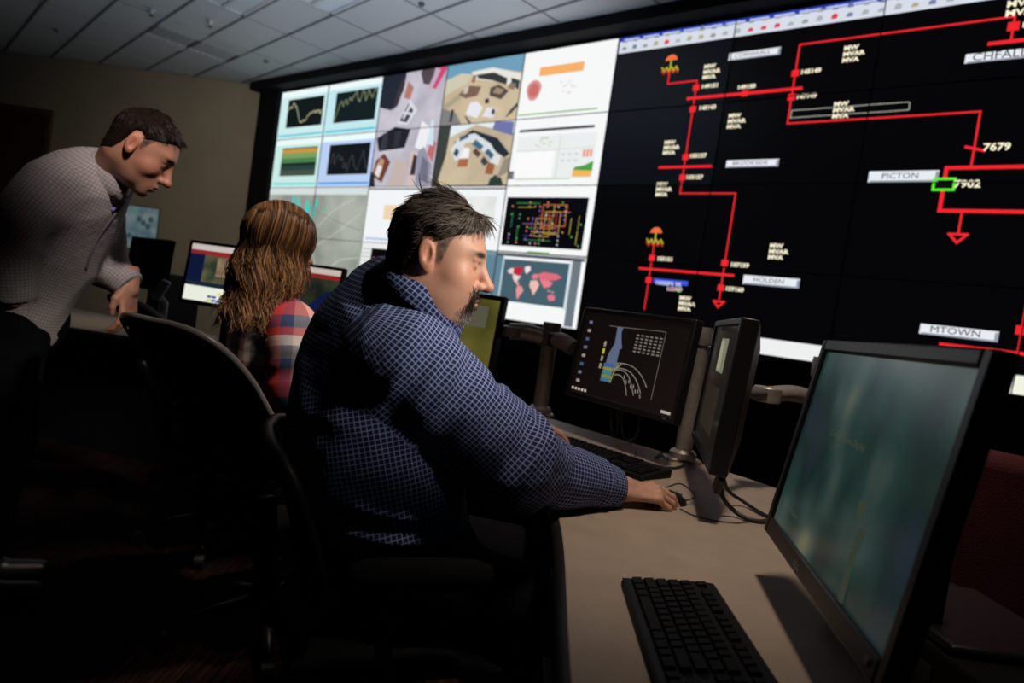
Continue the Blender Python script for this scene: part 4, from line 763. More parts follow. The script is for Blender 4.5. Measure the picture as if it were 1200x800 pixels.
# ------------------------------------------------------------------ implicit surface modelling for figures
_NT = np.random.RandomState(5).rand(32, 32, 32).astype(np.float32)
def vnoise(p):
    i = np.floor(p).astype(int); f = p - i; f = f * f * (3 - 2 * f); i &= 31; j = (i + 1) & 31
    x0, y0, z0 = i[:, 0], i[:, 1], i[:, 2]; x1, y1, z1 = j[:, 0], j[:, 1], j[:, 2]; fx, fy, fz = f[:, 0], f[:, 1], f[:, 2]
    a = _NT[x0, y0, z0] * (1 - fx) + _NT[x1, y0, z0] * fx; b = _NT[x0, y1, z0] * (1 - fx) + _NT[x1, y1, z0] * fx
    c = _NT[x0, y0, z1] * (1 - fx) + _NT[x1, y0, z1] * fx; d = _NT[x0, y1, z1] * (1 - fx) + _NT[x1, y1, z1] * fx
    return (a * (1 - fy) + b * fy) * (1 - fz) + (c * (1 - fy) + d * fy) * fz
def smin(a, b, k):
    h = np.clip(.5 + .5 * (b - a) / k, 0, 1); return b * (1 - h) + a * h - k * h * (1 - h)
def smax(a, b, k): return -smin(-a, -b, k)
def cap(p, a, b, ra, rb):                               # tapered capsule
    a = np.asarray(a, np.float32); b = np.asarray(b, np.float32); ab = b - a; t = np.clip(((p - a) @ ab) / (ab @ ab), 0, 1)
    return np.linalg.norm(p - a - t[:, None] * ab, axis=1) - (ra + (rb - ra) * t)
def ell(p, c, r, R=None):
    q = p - np.asarray(c, np.float32)
    if R is not None: q = q @ R                         # columns of R: ellipsoid axes
    r = np.asarray(r, np.float32); k0 = np.linalg.norm(q / r, axis=1); k1 = np.linalg.norm(q / (r * r), axis=1) + 1e-9
    return k0 * (k0 - 1) / k1
def roty(deg):
    a = math.radians(deg); return np.array([[math.cos(a), 0, math.sin(a)], [0, 1, 0], [-math.sin(a), 0, math.cos(a)]], np.float32)
def nets(f, lo, hi, h):
    lo = np.asarray(lo, np.float32); hi = np.asarray(hi, np.float32); n = np.ceil((hi - lo) / h).astype(int) + 1
    ax = [lo[k] + h * np.arange(n[k], dtype=np.float32) for k in range(3)]
    q = 4; nc = (n - 1) // q + 2; gc = np.stack(np.meshgrid(*[lo[k] + h * q * np.arange(nc[k], dtype=np.float32) for k in range(3)], indexing='ij'), -1).reshape(-1, 3)
    Dc = np.concatenate([f(gc[i:i + 400000]) for i in range(0, len(gc), 400000)]).reshape(nc)          # coarse pass, refined only near the surface
    ii = [np.minimum((np.arange(n[k]) + q // 2) // q, nc[k] - 1) for k in range(3)]; D = Dc[np.ix_(*ii)].astype(np.float32).copy()
    I = np.argwhere(np.abs(D) < 8.5 * h + .012); pts = lo + h * I.astype(np.float32); val = np.concatenate([f(pts[i:i + 400000]) for i in range(0, len(pts), 400000)]) if len(pts) else np.zeros(0)
    D[I[:, 0], I[:, 1], I[:, 2]] = val
    D[0] = D[-1] = 1; D[:, 0] = D[:, -1] = 1; D[:, :, 0] = D[:, :, -1] = 1
    S = D < 0; C = [(a, b, c) for a in (0, 1) for b in (0, 1) for c in (0, 1)]
    cnt = sum(S[a:n[0] - 1 + a, b:n[1] - 1 + b, c:n[2] - 1 + c].astype(np.int8) for a, b, c in C)
    I = np.argwhere((cnt > 0) & (cnt < 8)); acc = np.zeros((len(I), 3), np.float32); num = np.zeros(len(I), np.float32)
    for c0 in C:
        for k in range(3):
            if c0[k]: continue
            c1 = list(c0); c1[k] = 1
            d0 = D[I[:, 0] + c0[0], I[:, 1] + c0[1], I[:, 2] + c0[2]]; d1 = D[I[:, 0] + c1[0], I[:, 1] + c1[1], I[:, 2] + c1[2]]
            m = (d0 < 0) != (d1 < 0); t = np.where(m, d0 / np.where(m, d0 - d1, 1), 0); pt = np.tile(np.array(c0, np.float32), (len(I), 1)); pt[:, k] += t
            acc += pt * m[:, None]; num += m
    vs = lo + h * (I + acc / num[:, None]); ix = -np.ones(n - 1, int); ix[I[:, 0], I[:, 1], I[:, 2]] = np.arange(len(I)); F = []
    for k in range(3):
        a, b = (k + 1) % 3, (k + 2) % 3
        s0 = [slice(None)] * 3; s1 = [slice(None)] * 3; s0[k] = slice(0, n[k] - 1); s1[k] = slice(1, n[k])
        E = np.argwhere(S[tuple(s0)] != S[tuple(s1)]); E = E[(E[:, a] > 0) & (E[:, b] > 0) & (E[:, a] < n[a] - 1) & (E[:, b] < n[b] - 1)]
        q = []
        for da, db in ((1, 1), (0, 1), (0, 0), (1, 0)):
            e = E.copy(); e[:, a] -= da; e[:, b] -= db; q.append(ix[e[:, 0], e[:, 1], e[:, 2]])
        q = np.stack(q, 1); ins = S[E[:, 0], E[:, 1], E[:, 2]]; q[~ins] = q[~ins][:, ::-1]; F.append(q)
    return vs, np.concatenate(F)
def mesh_obj(name, vs, fs, m, parent, col=None, smooth=True, split=None):
    me = bpy.data.meshes.new(name); n = len(vs); k = len(fs[0]); nf = len(fs)
    me.vertices.add(n); me.vertices.foreach_set('co', np.asarray(vs, np.float32).ravel()); me.loops.add(nf * k); me.loops.foreach_set('vertex_index', np.asarray(fs, np.int32).ravel())
    me.polygons.add(nf); me.polygons.foreach_set('loop_start', np.arange(nf, dtype=np.int32) * k); me.polygons.foreach_set('loop_total', np.full(nf, k, np.int32))
    me.polygons.foreach_set('use_smooth', np.full(nf, smooth)); me.update(); me.validate()
    if col is not None:
        at_ = me.color_attributes.new('Col', 'FLOAT_COLOR', 'POINT'); at_.data.foreach_set('color', np.concatenate([col, np.ones((n, 1))], 1).astype(np.float32).ravel())
    for mm in (m if isinstance(m, (list, tuple)) else [m]): me.materials.append(mm)
    if split is not None: me.polygons.foreach_set('material_index', (np.arange(nf) >= split).astype(np.int32))
    o = bpy.data.objects.new(name, me); link(o, parent); return o
def attr_mat(name, rough, spec=.4, sss=0.0, sheen=0.0, bump=None):
    m = mat(name, (1, 1, 1), rough, spec=spec, bump=bump); nt = m.node_tree; b = nt.nodes['Principled BSDF']
    a = nt.nodes.new('ShaderNodeAttribute'); a.attribute_name = 'Col'; nt.links.new(a.outputs['Color'], b.inputs['Base Color'])
    if sss: b.inputs['Subsurface Weight'].default_value = sss; b.inputs['Subsurface Radius'].default_value = (.006, .0025, .0015); b.inputs['Subsurface Scale'].default_value = 1.0
    return m
m_skin = attr_mat('skin', .48, .4, bump=(450, .06)); m_hair = attr_mat('hair_strands', .45, .4); m_hair0 = attr_mat('hair_underlayer', .95, .05)
def frame(fwd, up):
    x = np.array(fwd, float); x /= np.linalg.norm(x); z = np.array(up, float); z -= x * (z @ x); z /= np.linalg.norm(z); y = np.cross(z, x); return np.stack([x, y, z], 1)   # columns: local axes in world

# --- head, local axes: x forward, y left, z up, origin between the ears at eye height
def head_field(o):
    jowl, nose, chin = o.get('jowl', 0), o.get('nose', 1.0), o.get('chin', 0.0); nb = o['neck']       # neck base in head coordinates
    def f(p):
        d = ell(p, (-.007, 0, .028), (.093, .076, .085))
        d = smin(d, ell(p, (.030, 0, .004), (.064, .066, .078)), .03)
        d = smin(d, ell(p, (.036, 0, -.060), (.052, .054 + .006 * jowl, .056)), .03)
        d = smin(d, ell(p, (.074 + chin, 0, -.100), (.018, .024, .017)), .022)
        for s in (-1, 1):
            d = smin(d, ell(p, (.052, s * .044, -.030), (.030, .024, .026)), .02)
            if jowl: d = smin(d, ell(p, (.050, s * .036, -.058), (.034, .026, .034)), .02)
            if jowl: d = smin(d, ell(p, (.022, s * .040, -.086), (.042, .026, .032)), .025)
        if jowl: d = smin(d, ell(p, (.030, 0, -.112), (.050, .044, .026)), .03)
        d = smin(d, ell(p, (.074, 0, -.070), (.030, .034, .032)), .02)
        d = smin(d, ell(p, (.079, 0, .024), (.014, .048, .012)), .018)
        for s in (-1, 1): d = smax(d, -ell(p, (.100, s * .032, .002), (.020, .017, .013)), .016)
        for s in (-1, 1): d = smin(d, ell(p, (.0765, s * .032, -.001), (.0125, .0145, .0125)), .005)
        for s in (-1, 1): d = smin(d, cap(p, (.090, s * .018, .0115), (.080, s * .046, .0100), .0040, .0035), .006)
        d = smin(d, cap(p, (.088, 0, .012), (.088 + .026 * nose, 0, -.034), .0085, .0115), .014)
        d = smin(d, ell(p, (.090 + .026 * nose, 0, -.036), (.0125, .0115, .010)), .008)
        for s in (-1, 1): d = smin(d, ell(p, (.100, s * .0135, -.040), (.0125, .0075, .0085)), .006)
        for s in (-1, 1): d = smax(d, -ell(p, (.108, s * .0065, -.049), (.006, .0038, .004)), .003)
        d = smin(d, ell(p, (.0985, 0, -.0665), (.0095, .0225, .0058)), .006); d = smin(d, ell(p, (.0965, 0, -.0785), (.0095, .020, .0068)), .006)
        mo = o.get('mouth_open', 0)
        d = smax(d, -ell(p, (.108, 0, -.0722 - mo * .002), (.014, .022, .0012 + mo * .0045)), .002)
        d = smax(d, -ell(p, (.104, 0, -.090), (.010, .020, .004)), .010)
        R = roty(-12)
        for s in (-1, 1):
            e = ell(p, (-.011, s * .079, -.005), (.0168, .0080, .0300), R); e = smin(e, ell(p, (-.003, s * .076, -.027), (.009, .0065, .011)), .006)
            e = smax(e, -ell(p, (-.007, s * .0868, -.003), (.0098, .0075, .0195), R), .004); e = smin(e, cap(p, (-.012, s * .081, .010), (-.015, s * .081, -.016), .0028, .0028), .004)
            d = smin(d, e, .006)
        d = smin(d, cap(p, (-.030, 0, -.045), nb, o.get('nr', .060), o.get('nr', .060) + .008), .03)
        return d
    return f
def head_colour(p, o):
    base = np.array(o['skin'], float); c = np.tile(base, (len(p), 1)); x, y, z = p.T; n1 = vnoise(p * 55 + 9)[:, None]; n2 = vnoise(p * 260 + 3)[:, None]
    c *= .92 + .16 * n1
    def tint(w, col): nonlocal c; w = np.clip(w, 0, 1)[:, None]; c = c * (1 - w) + np.array(col) * w
    g = lambda cx, cy, cz, r: np.exp(-(((x - cx) / r[0]) ** 2 + ((np.abs(y) - cy) / r[1]) ** 2 + ((z - cz) / r[2]) ** 2))
    tint(.5 * g(.060, .048, -.030, (.03, .03, .022)), base * [1.06, .74, .68]); tint(.55 * g(.116, 0, -.036, (.02, .02, .014)), base * [1.05, .70, .64]); tint(.6 * g(-.010, .082, -.01, (.03, .012, .04)), base * [1.06, .66, .58])
    tint(.85 * g(.104, 0, -.0665, (.012, .019, .006)) + .85 * g(.103, 0, -.078, (.012, .017, .006)), np.array([.36, .13, .10]) * o.get('lip', 1))
    tint(1.0 * g(.088, .033, .0215, (.016, .022, .0050)) * 1.8, np.array(o['brow']))                        # eyebrows
    tint(.9 * g(.089, .031, -.0055, (.006, .014, .0014)), np.array([.05, .03, .02])); tint(.5 * g(.086, .031, .006, (.006, .016, .0018)), base * .45)
    if o.get('hair'): tint(np.clip(-hairline(p, o) / .014, 0, 1) * (.55 + .5 * n2[:, 0]) * (np.abs(y) < .0775 + .02 * (z > .03)), np.array(o['hair']) * .9 + .05 * o.get('grey', 0))
    if o.get('beard'):
        bm = np.maximum.reduce([g(.104, 0, -.056, (.018, .032, .0065)) * 1.5, g(.096, .0275, -.072, (.014, .0065, .020)) * 1.5, g(.088, 0, -.100, (.020, .026, .013)) * 1.5])
        bm *= 1 - np.clip(g(.104, 0, -.0725, (.012, .020, .0085)) * 1.5, 0, 1); bm *= .55 + .7 * n2[:, 0]
        gr = np.clip((-z - .088) / .02, 0, 1)[:, None]; w = np.clip(bm, 0, 1)[:, None]; c = c * (1 - w) + (np.array(o['beard']) * (1 - gr) + np.array([.30, .26, .23]) * gr) * w
    st = np.clip((-z - .035) / .04, 0, 1) * np.clip((x + .01) / .03, 0, 1) * o.get('stubble', .2); tint(st * (.6 + .6 * n2[:, 0]), base * [.55, .52, .52])
    return np.clip(c, 0, 1)
def hairline(p, o):                                     # negative where hair grows
    x, y, z = p.T; zf = o.get('zf', .078)
    lim = np.interp(x, [-.12, -.075, -.045, -.034, -.024, -.012, .004, .010, .020, .034, .060, .078, .12], [-.072, -.072, -.055, -.020, .036, .042, .036, -.014 + o.get('burn', 0), -.006 + o.get('burn', 0), .046, zf - .012, zf, zf + .01])
    lim = lim + .012 * np.clip((.05 - np.abs(y)) / .05, -1, 0)
    return (lim - z) * .8
def tubes(P, r0, r1, sides=3):                          # P (n, k, 3) strand points -> mesh
    n, k, _ = P.shape; T = np.gradient(P, axis=1); T /= np.linalg.norm(T, axis=2, keepdims=True) + 1e-9
    ref = np.array([.31, .52, .79]); A = np.cross(T, ref); A /= np.linalg.norm(A, axis=2, keepdims=True) + 1e-9; B = np.cross(T, A)
    rr = (r0 + (r1 - r0) * np.linspace(0, 1, k) ** 1.5)[None, :, None]; V = []
    for s in range(sides): th = 2 * math.pi * s / sides; V.append(P + rr * (A * math.cos(th) + B * math.sin(th)))
    V = np.stack(V, 2).reshape(-1, 3); idx = np.arange(n * k * sides).reshape(n, k, sides); F = []
    for s in range(sides): t = (s + 1) % sides; F.append(np.stack([idx[:, :-1, s], idx[:, :-1, t], idx[:, 1:, t], idx[:, 1:, s]], -1).reshape(-1, 4))
    return V, np.concatenate(F)
def vnormals(vs, fs):
    a, b, c, d = (vs[fs[:, k]] for k in range(4)); n = np.cross(c - a, d - b); N = np.zeros_like(vs)
    for k in range(4): np.add.at(N, fs[:, k], n)
    return N / (np.linalg.norm(N, axis=1, keepdims=True) + 1e-9)
def short_hair(hf, o, rs):
    th = o.get('thick', .013)
    def f(p):
        d = hf(p); t = th * (.55 + .9 * vnoise(p * np.array([38, 38, 30]) + 2)) * np.clip(.25 + (p[:, 2] + .04) / .11, .25, 1.2) * np.clip(.35 + (p[:, 0] + .10) / .10, .35, 1)
        hl = hairline(p, dict(o, burn=.045)); t = t * np.clip(.10 - hl / .024, .10, 1) * (.7 + .6 * vnoise(p * np.array([60, 60, 260]) + 5)); return smax(d - t, hl, .004)
    vs, fs = nets(f, (-.14, -.11, -.10), (.13, .11, .16), .0034); N = vnormals(vs, fs)
    hv_, hq_ = nets(hf, (-.13, -.10, -.09), (.11, .10, .14), .004); hn_ = vnormals(hv_, hq_); sb = (hairline(hv_, o) < -.001) & (hairline(hv_, dict(o, burn=.045)) > -.004) & (np.abs(hv_[:, 1]) < .0765); VV = np.concatenate([vs, hv_[sb]]); NN = np.concatenate([N, hn_[sb]])
    m = hairline(VV, o) < -.001; ids = np.flatnonzero(m); ids = ids[rs.randint(0, len(ids), o.get('n', 8000))]
    p = VV[ids] - NN[ids] * .002; nn = NN[ids]; comb = np.tile(np.array(o.get('comb', (-.9, 0, -.25)), float), (len(p), 1))
    side = np.clip(np.abs(p[:, 1]) / .06, 0, 1); comb[:, 2] -= .55 * side; top = np.clip((p[:, 2] - .06) / .05, 0, 1); comb[:, 1] += o.get('part', .4) * top * np.sign(p[:, 1] + .02)
    fr = np.clip((p[:, 0] - .03) / .05, 0, 1) * top; comb += fr[:, None] * np.array(o.get('fringe', (.9, .2, .3)))
    comb += rs.randn(len(p), 3) * .18 + (np.stack([vnoise(p * 45 + k * 7) for k in range(3)], 1) - .5) * .6
    low = (np.abs(p[:, 1]) > .045) & (p[:, 2] < .055) & (p[:, 0] > -.05); comb[low] = np.array([-1.0, 0, -.15]) + rs.randn(low.sum(), 3) * .15
    L = o.get('len', .030) * (.6 + .6 * rs.rand(len(p))) * (.45 + .75 * np.clip((p[:, 2] + .07) / .13, 0, 1)); L[low] *= .45; L *= np.clip(.5 + (p[:, 0] + .10) / .10, .5, 1); L *= np.clip(.35 - hairline(p, o) / .03, .35, 1); pts = [p]
    for k in range(4):
        t = comb - nn * np.sum(comb * nn, 1, keepdims=True); t /= np.linalg.norm(t, axis=1, keepdims=True) + 1e-9
        pts.append(pts[-1] + (t * .96 + nn * (.10 - .09 * k)) * (L / 4)[:, None])
    P_ = np.stack(pts, 1); V, F = tubes(P_, .0009, .0003)
    def colour(q):
        c1 = np.array(o['hair']); c = np.tile(c1, (len(q), 1)); g = o.get('grey', 0)
        w = g * np.clip((q[:, 0] - .008) / .05, 0, 1) * np.clip(1.25 - np.abs(q[:, 2] - .03) / .09, 0, 1); w = np.clip(w, 0, .85)[:, None]; return c * (1 - w) + np.array([.27, .23, .20]) * w
    cs = colour(vs) * (.45 + .5 * vnoise(vs * np.array([90, 90, 400]))[:, None]); cr_ = np.repeat(colour(p) * (.5 + 1.0 * rs.rand(len(p), 1)), 5 * 3, axis=0)
    return np.concatenate([vs, V]), np.concatenate([fs, F + len(vs)]), np.concatenate([cs, cr_]), len(fs)

# --- hand, local axes: x along the fingers, y to the thumb side (mirror for the other hand), z out of the back of the hand
def hand_field(curl, spread=1.0, thumb=((.018, .026, -.006), (.048, .050, -.014), (.078, .052, -.022), (.098, .046, -.028)), mirror=1):
    kn = [(.092, .031, .0), (.096, .010, .003), (.091, -.011, .001), (.083, -.030, -.004)]; ln = [(.042, .025, .020), (.046, .029, .021), (.042, .027, .020), (.032, .020, .018)]; segs = []
    for k in range(4):
        a = np.array(kn[k]); pa = 0.0; base_r = (.0098, .0100, .0094, .0084)[k]; yaw = (.06, .01, -.05, -.12)[k] * spread; pts = [a]
        for j in range(3): pa += math.radians(curl[k][j]); a = a + ln[k][j] * np.array([math.cos(pa) * math.cos(yaw), math.cos(pa) * math.sin(yaw), -math.sin(pa)]); pts.append(a)
        segs.append((pts, base_r))
    mir = np.array([1, mirror, 1], np.float32)
    def f(p):
        p = p * mir; d = cap(p, (-.03, 0, 0), (.012, 0, 0), .030, .029); q = p * np.array([1, 1, 1.35], np.float32)
        d = np.minimum(d, cap(p * np.array([1, .82, 1.3], np.float32), (-.06, 0, -.002), (.0, 0, 0), .031, .030))
        for k in range(4): d = smin(d, cap(q, (.006, kn[k][1] * .62, -.002), (kn[k][0], kn[k][1], kn[k][2] - .001), .0175, .0125), .014)
        d = smin(d, cap(q, (.018, .020, -.010), (.05, .036, -.014), .020, .014), .014)
        for k in range(4): d = smin(d, ell(p, (kn[k][0], kn[k][1], kn[k][2] + .006), (.010, .008, .006)), .006)
        for pts, r in segs:
            e = cap(p, pts[0], pts[1], r, r * .93); e = smin(e, cap(p, pts[1], pts[2], r * .97, r * .86), .002); e = smin(e, cap(p, pts[2], pts[3], r * .88, r * .72), .002); d = smin(d, e, .0045)
        t = thumb; e = cap(p, t[0], t[1], .0165, .0125); e = smin(e, cap(p, t[1], t[2], .0125, .0108), .004); e = smin(e, cap(p, t[2], t[3], .0108, .0085), .003); d = smin(d, e, .008)
        return d
    tips = [pts[3] * mir for pts, r in segs] + [np.array(thumb[3]) * mir]; kk = [np.array(k_) * mir for k_ in kn] + [pts[1] * mir for pts, r in segs]
    return f, tips, kk
def hand_mesh(curl, M, skin, mirror=1, scale=1.0, h=.0026, **kw):   # M: 4x4 numpy, wrist frame in world
    f, tips, kk = hand_field(curl, mirror=mirror, **kw); vs, fs = nets(f, (-.075, -.085, -.12), (.20, .085, .045), h)
    if mirror < 0: pass
    c = np.tile(np.array(skin), (len(vs), 1)) * (.90 + .2 * vnoise(vs * 90)[:, None])
    for k in kk: w = .45 * np.exp(-np.sum((vs - k) ** 2, 1) / .009 ** 2)[:, None]; c = c * (1 - w) + np.array(skin) * [1.0, .72, .66] * w
    for t in tips: w = .5 * np.exp(-np.sum((vs - t) ** 2, 1) / .007 ** 2)[:, None]; c = c * (1 - w) + np.array(skin) * [1.12, .88, .82] * w
    return (vs * scale) @ M[:3, :3].T + M[:3, 3], fs, c
def M4(o, R): M = np.eye(4); M[:3, :3] = R; M[:3, 3] = o; return M
def join(parts):
    V = []; F = []; C = []; k = 0
    for v, f, c in parts: V.append(v); F.append(f + k); C.append(c); k += len(v)
    return np.concatenate(V), np.concatenate(F), np.concatenate(C)

# --- garments
def loft_field(st, lat):                                 # st: list of (centre, half width across, half depth); lat: unit vector across the body
    lat = np.asarray(lat, float); Q = np.array(smooth_path([np.concatenate([c, [a, b]]) for c, a, b in st], 3)); 
    def f(p):
        best = np.full(len(p), 1e9, np.float32); out = np.full(len(p), 1e9, np.float32)
        for A, B in zip(Q[:-1], Q[1:]):
            a, b = A[:3], B[:3]; ab = b - a; L2 = ab @ ab; t = np.clip(((p - a) @ ab) / L2, 0, 1); q = p - a - t[:, None] * ab
            ax = ab / math.sqrt(L2); l = lat - ax * (lat @ ax); l /= np.linalg.norm(l); s = np.cross(ax, l)
            u, v, w_ = q @ l, q @ s, q @ ax; ra, rb = A[3] + (B[3] - A[3]) * t, A[4] + (B[4] - A[4]) * t
            k = np.sqrt((u / ra) ** 2 + (v / rb) ** 2 + (w_ / np.minimum(ra, rb)) ** 2); d = (k - 1) * np.minimum(ra, rb)
            out = np.minimum(out, d)
        return out
    return f, Q
def folds(p, e1, f1, e2, f2, e3, f3, off=0):             # stretched ridged noise 0..1
    q = np.stack([p @ np.asarray(e1, float) * f1, p @ np.asarray(e2, float) * f2, p @ np.asarray(e3, float) * f3], 1) + off; return 1 - np.abs(2 * vnoise(q.astype(np.float32)) - 1)
def cloth_uv(o, segs, torso_n):                          # segs: (a, b, radius); first torso_n segments share one running coordinate
    me = o.data; n = len(me.vertices); co = np.empty(n * 3, np.float32); me.vertices.foreach_get('co', co); co = co.reshape(-1, 3)
    nl = len(me.loops); li = np.empty(nl, np.int32); me.loops.foreach_get('vertex_index', li); li = li.reshape(-1, 4); fc = co[li].mean(1)
    best = np.full(len(fc), 1e9); which = np.zeros(len(fc), int)
    for k, sg in enumerate(segs):
        d = cap(fc, sg[0], sg[1], sg[2], sg[2]); m = d < best; best[m] = d[m]; which[m] = k
    uv = np.zeros((len(fc), 4, 2), np.float32)
    for k, sg in enumerate(segs):
        m = which == k
        if not m.any(): continue
        a, b, r = np.array(sg[0], float), np.array(sg[1], float), sg[2]; ax = (b - a) / np.linalg.norm(b - a); ref = np.array(sg[3], float); ref -= ax * (ref @ ax); ref /= np.linalg.norm(ref); s = np.cross(ax, ref)
        def pc(q): d = q - a; return np.arctan2(d @ s, d @ ref), d @ ax
        tc_, vc = pc(fc[m]); th, v = pc(co[li[m]].reshape(-1, 3)); th = th.reshape(-1, 4); v = v.reshape(-1, 4); th = tc_[:, None] + (th - tc_[:, None] + math.pi) % (2 * math.pi) - math.pi
        uv[m, :, 0] = th * r + (sg[5] if len(sg) > 5 else 0); uv[m, :, 1] = v + sg[4]
    l = me.uv_layers.new(name='UVMap'); l.data.foreach_set('uv', uv.reshape(-1))
def check_mat(name, base, line, period, width, rough=.85, line2=None, bump=.12):
    m = mat(name, base, rough, spec=.25); nt = m.node_tree; b = nt.nodes['Principled BSDF']; uvn = nt.nodes.new('ShaderNodeUVMap'); uvn.uv_map = 'UVMap'; sp = nt.nodes.new('ShaderNodeSeparateXYZ'); nt.links.new(uvn.outputs[0], sp.inputs[0])
    def math_(op, a, bval=None):
        n = nt.nodes.new('ShaderNodeMath'); n.operation = op
        for k, x in enumerate((a, bval)):
            if x is None: continue
            if isinstance(x, (int, float)): n.inputs[k].default_value = x
            else: nt.links.new(x, n.inputs[k])
        return n.outputs[0]
    fs_ = []
    for k in (0, 1):
        fr = math_('FRACT', math_('MULTIPLY', sp.outputs[k], 1 / period)); fs_.append(math_('LESS_THAN', fr, width))
    both = math_('MAXIMUM', fs_[0], fs_[1]); cross_ = math_('MULTIPLY', fs_[0], fs_[1]); fac = math_('ADD', math_('MULTIPLY', both, .62), math_('MULTIPLY', cross_, .38))
    mx = nt.nodes.new('ShaderNodeMix'); mx.data_type = 'RGBA'; mx.inputs['A'].default_value = (*base, 1); mx.inputs['B'].default_value = (*line, 1); nt.links.new(fac, mx.inputs['Factor']); nt.links.new(mx.outputs['Result'], b.inputs['Base Color'])
    tc = nt.nodes.new('ShaderNodeTexCoord'); nz = nt.nodes.new('ShaderNodeTexNoise'); nz.inputs['Scale'].default_value = 28; nz.inputs['Detail'].default_value = 3; nt.links.new(tc.outputs['Object'], nz.inputs['Vector'])
    bp = nt.nodes.new('ShaderNodeBump'); bp.inputs['Strength'].default_value = bump * 2; bp.inputs['Distance'].default_value = .02; nt.links.new(nz.outputs['Fac'], bp.inputs['Height']); nt.links.new(bp.outputs['Normal'], b.inputs['Normal'])
    return m
def plaid_mat(name, stops, period):
    m = mat(name, (.3, .1, .1), .85, spec=.2); nt = m.node_tree; b = nt.nodes['Principled BSDF']; uvn = nt.nodes.new('ShaderNodeUVMap'); uvn.uv_map = 'UVMap'; sp = nt.nodes.new('ShaderNodeSeparateXYZ'); nt.links.new(uvn.outputs[0], sp.inputs[0]); outs = []
    for k in (0, 1):
        a = nt.nodes.new('ShaderNodeMath'); a.operation = 'MULTIPLY'; a.inputs[1].default_value = 1 / period; nt.links.new(sp.outputs[k], a.inputs[0]); f = nt.nodes.new('ShaderNodeMath'); f.operation = 'FRACT'; nt.links.new(a.outputs[0], f.inputs[0])
        r = nt.nodes.new('ShaderNodeValToRGB'); r.color_ramp.interpolation = 'CONSTANT'; cr = r.color_ramp; cr.elements[0].position = 0; cr.elements[0].color = (*stops[0][1], 1); cr.elements[1].position = stops[1][0]; cr.elements[1].color = (*stops[1][1], 1)
        for p_, c_ in stops[2:]: e = cr.elements.new(p_); e.color = (*c_, 1)
        nt.links.new(f.outputs[0], r.inputs['Fac']); outs.append(r.outputs['Color'])
    mx = nt.nodes.new('ShaderNodeMix'); mx.data_type = 'RGBA'; mx.inputs['Factor'].default_value = .5; nt.links.new(outs[0], mx.inputs['A']); nt.links.new(outs[1], mx.inputs['B']); nt.links.new(mx.outputs['Result'], b.inputs['Base Color']); return m
def collar(o_parent, c, axis, front, m, r=.070, h=.042, gap=24, flare=.022, drop=.012, name='collar'):
    axis = np.array(axis, float); axis /= np.linalg.norm(axis); fr = np.array(front, float); fr -= axis * (fr @ axis); fr /= np.linalg.norm(fr); sd = np.cross(axis, fr); n = 44; prof = lambda a: [(r - .004, -.012), (r - .008, h * .98), (r - .004, h * 1.06), (r + .002, h), (r + flare * .6, h * .45), (r + flare + .006 * a, -drop - .018 * a)]
    vs = []; uv = []; pl = prof(0); cum = [0]
    for (ra, ha), (rb, hb_) in zip(pl[:-1], pl[1:]): cum.append(cum[-1] + math.hypot(rb - ra, hb_ - ha))
    for i in range(n + 1):
        th = math.radians(gap + (360 - 2 * gap) * i / n); a = max(0, math.cos(th)) ** 2
        for j, (rr, hh) in enumerate(prof(a)):
            vs.append(np.array(c) + (fr * math.cos(th) + sd * math.sin(th)) * rr + axis * (hh - .012 * (1 - math.cos(th)) * 0)); uv.append((th * (r + .015), cum[j]))
    k = 6; fs = [(i * k + j, (i + 1) * k + j, (i + 1) * k + j + 1, i * k + j + 1) for i in range(n) for j in range(k - 1)]
    o = mesh_obj(name, np.array(vs), np.array(fs), m, o_parent); l = o.data.uv_layers.new(name='UVMap'); ii = [v for f in fs for v in f]; l.data.foreach_set('uv', np.array([uv[i] for i in ii], np.float32).ravel())
    s = o.modifiers.new('thick', 'SOLIDIFY'); s.thickness = .003; return o

# ------------------------------------------------------------------ the seated man
rs = np.random.RandomState(21)
man = thing('person', 'seated man in a blue checked shirt using a mouse at the foreground desk', 'person', (-.24, 1.50, 0))
def to_local(root_loc, v): return np.asarray(v) - np.array(root_loc)
ML = np.array([-.24, 1.50, 0])
g_ = np.array([.95, .31, 0]); g_ /= np.linalg.norm(g_); rr_ = np.array([g_[1], -g_[0], 0])        # facing and right hand side
SKIN = (.50, .27, .19)
# head
hs = 1.01; hyaw, hpit = math.radians(1), math.radians(6)
hf_ = np.array([math.cos(hyaw) * math.cos(hpit), math.sin(hyaw) * math.cos(hpit), -math.sin(hpit)]); HR = frame(hf_, (0.02, 0, 1)); hc = at(511, 300, 1.37)
neckb = at(488, 352, 1.42); nb_l = (HR.T @ (neckb - hc)) / hs
ho = dict(neck=tuple(nb_l), skin=SKIN, brow=(.07, .04, .025), beard=(.075, .045, .03), jowl=1.0, nose=1.05, stubble=.25, hair=(.022, .013, .009), grey=.75, zf=.070, thick=.013, comb=(-.8, 0, -.2), fringe=(1.5, .2, -.8), len=.034, nr=.066, burn=-.012)
hf = head_field(ho); vs, fs = nets(hf, (-.15, -.12, -.20), (.15, .12, .14), .0026)
vs = vs[:, :]; col = head_colour(vs, ho); head_w = ((vs * hs) @ HR.T + hc, fs, col)
# arms and torso joints
sh_c = at(470, 388, 1.50); shR = sh_c + rr_ * .180 + np.array([-.015, 0, -.045]); shL = sh_c - rr_ * .19 + g_ * .05
elR = at(607, 545, 1.41); wrR = at(724, 573, 1.59); elL = at(560, 520, 1.85); wrL = at(606, 492, 2.06)
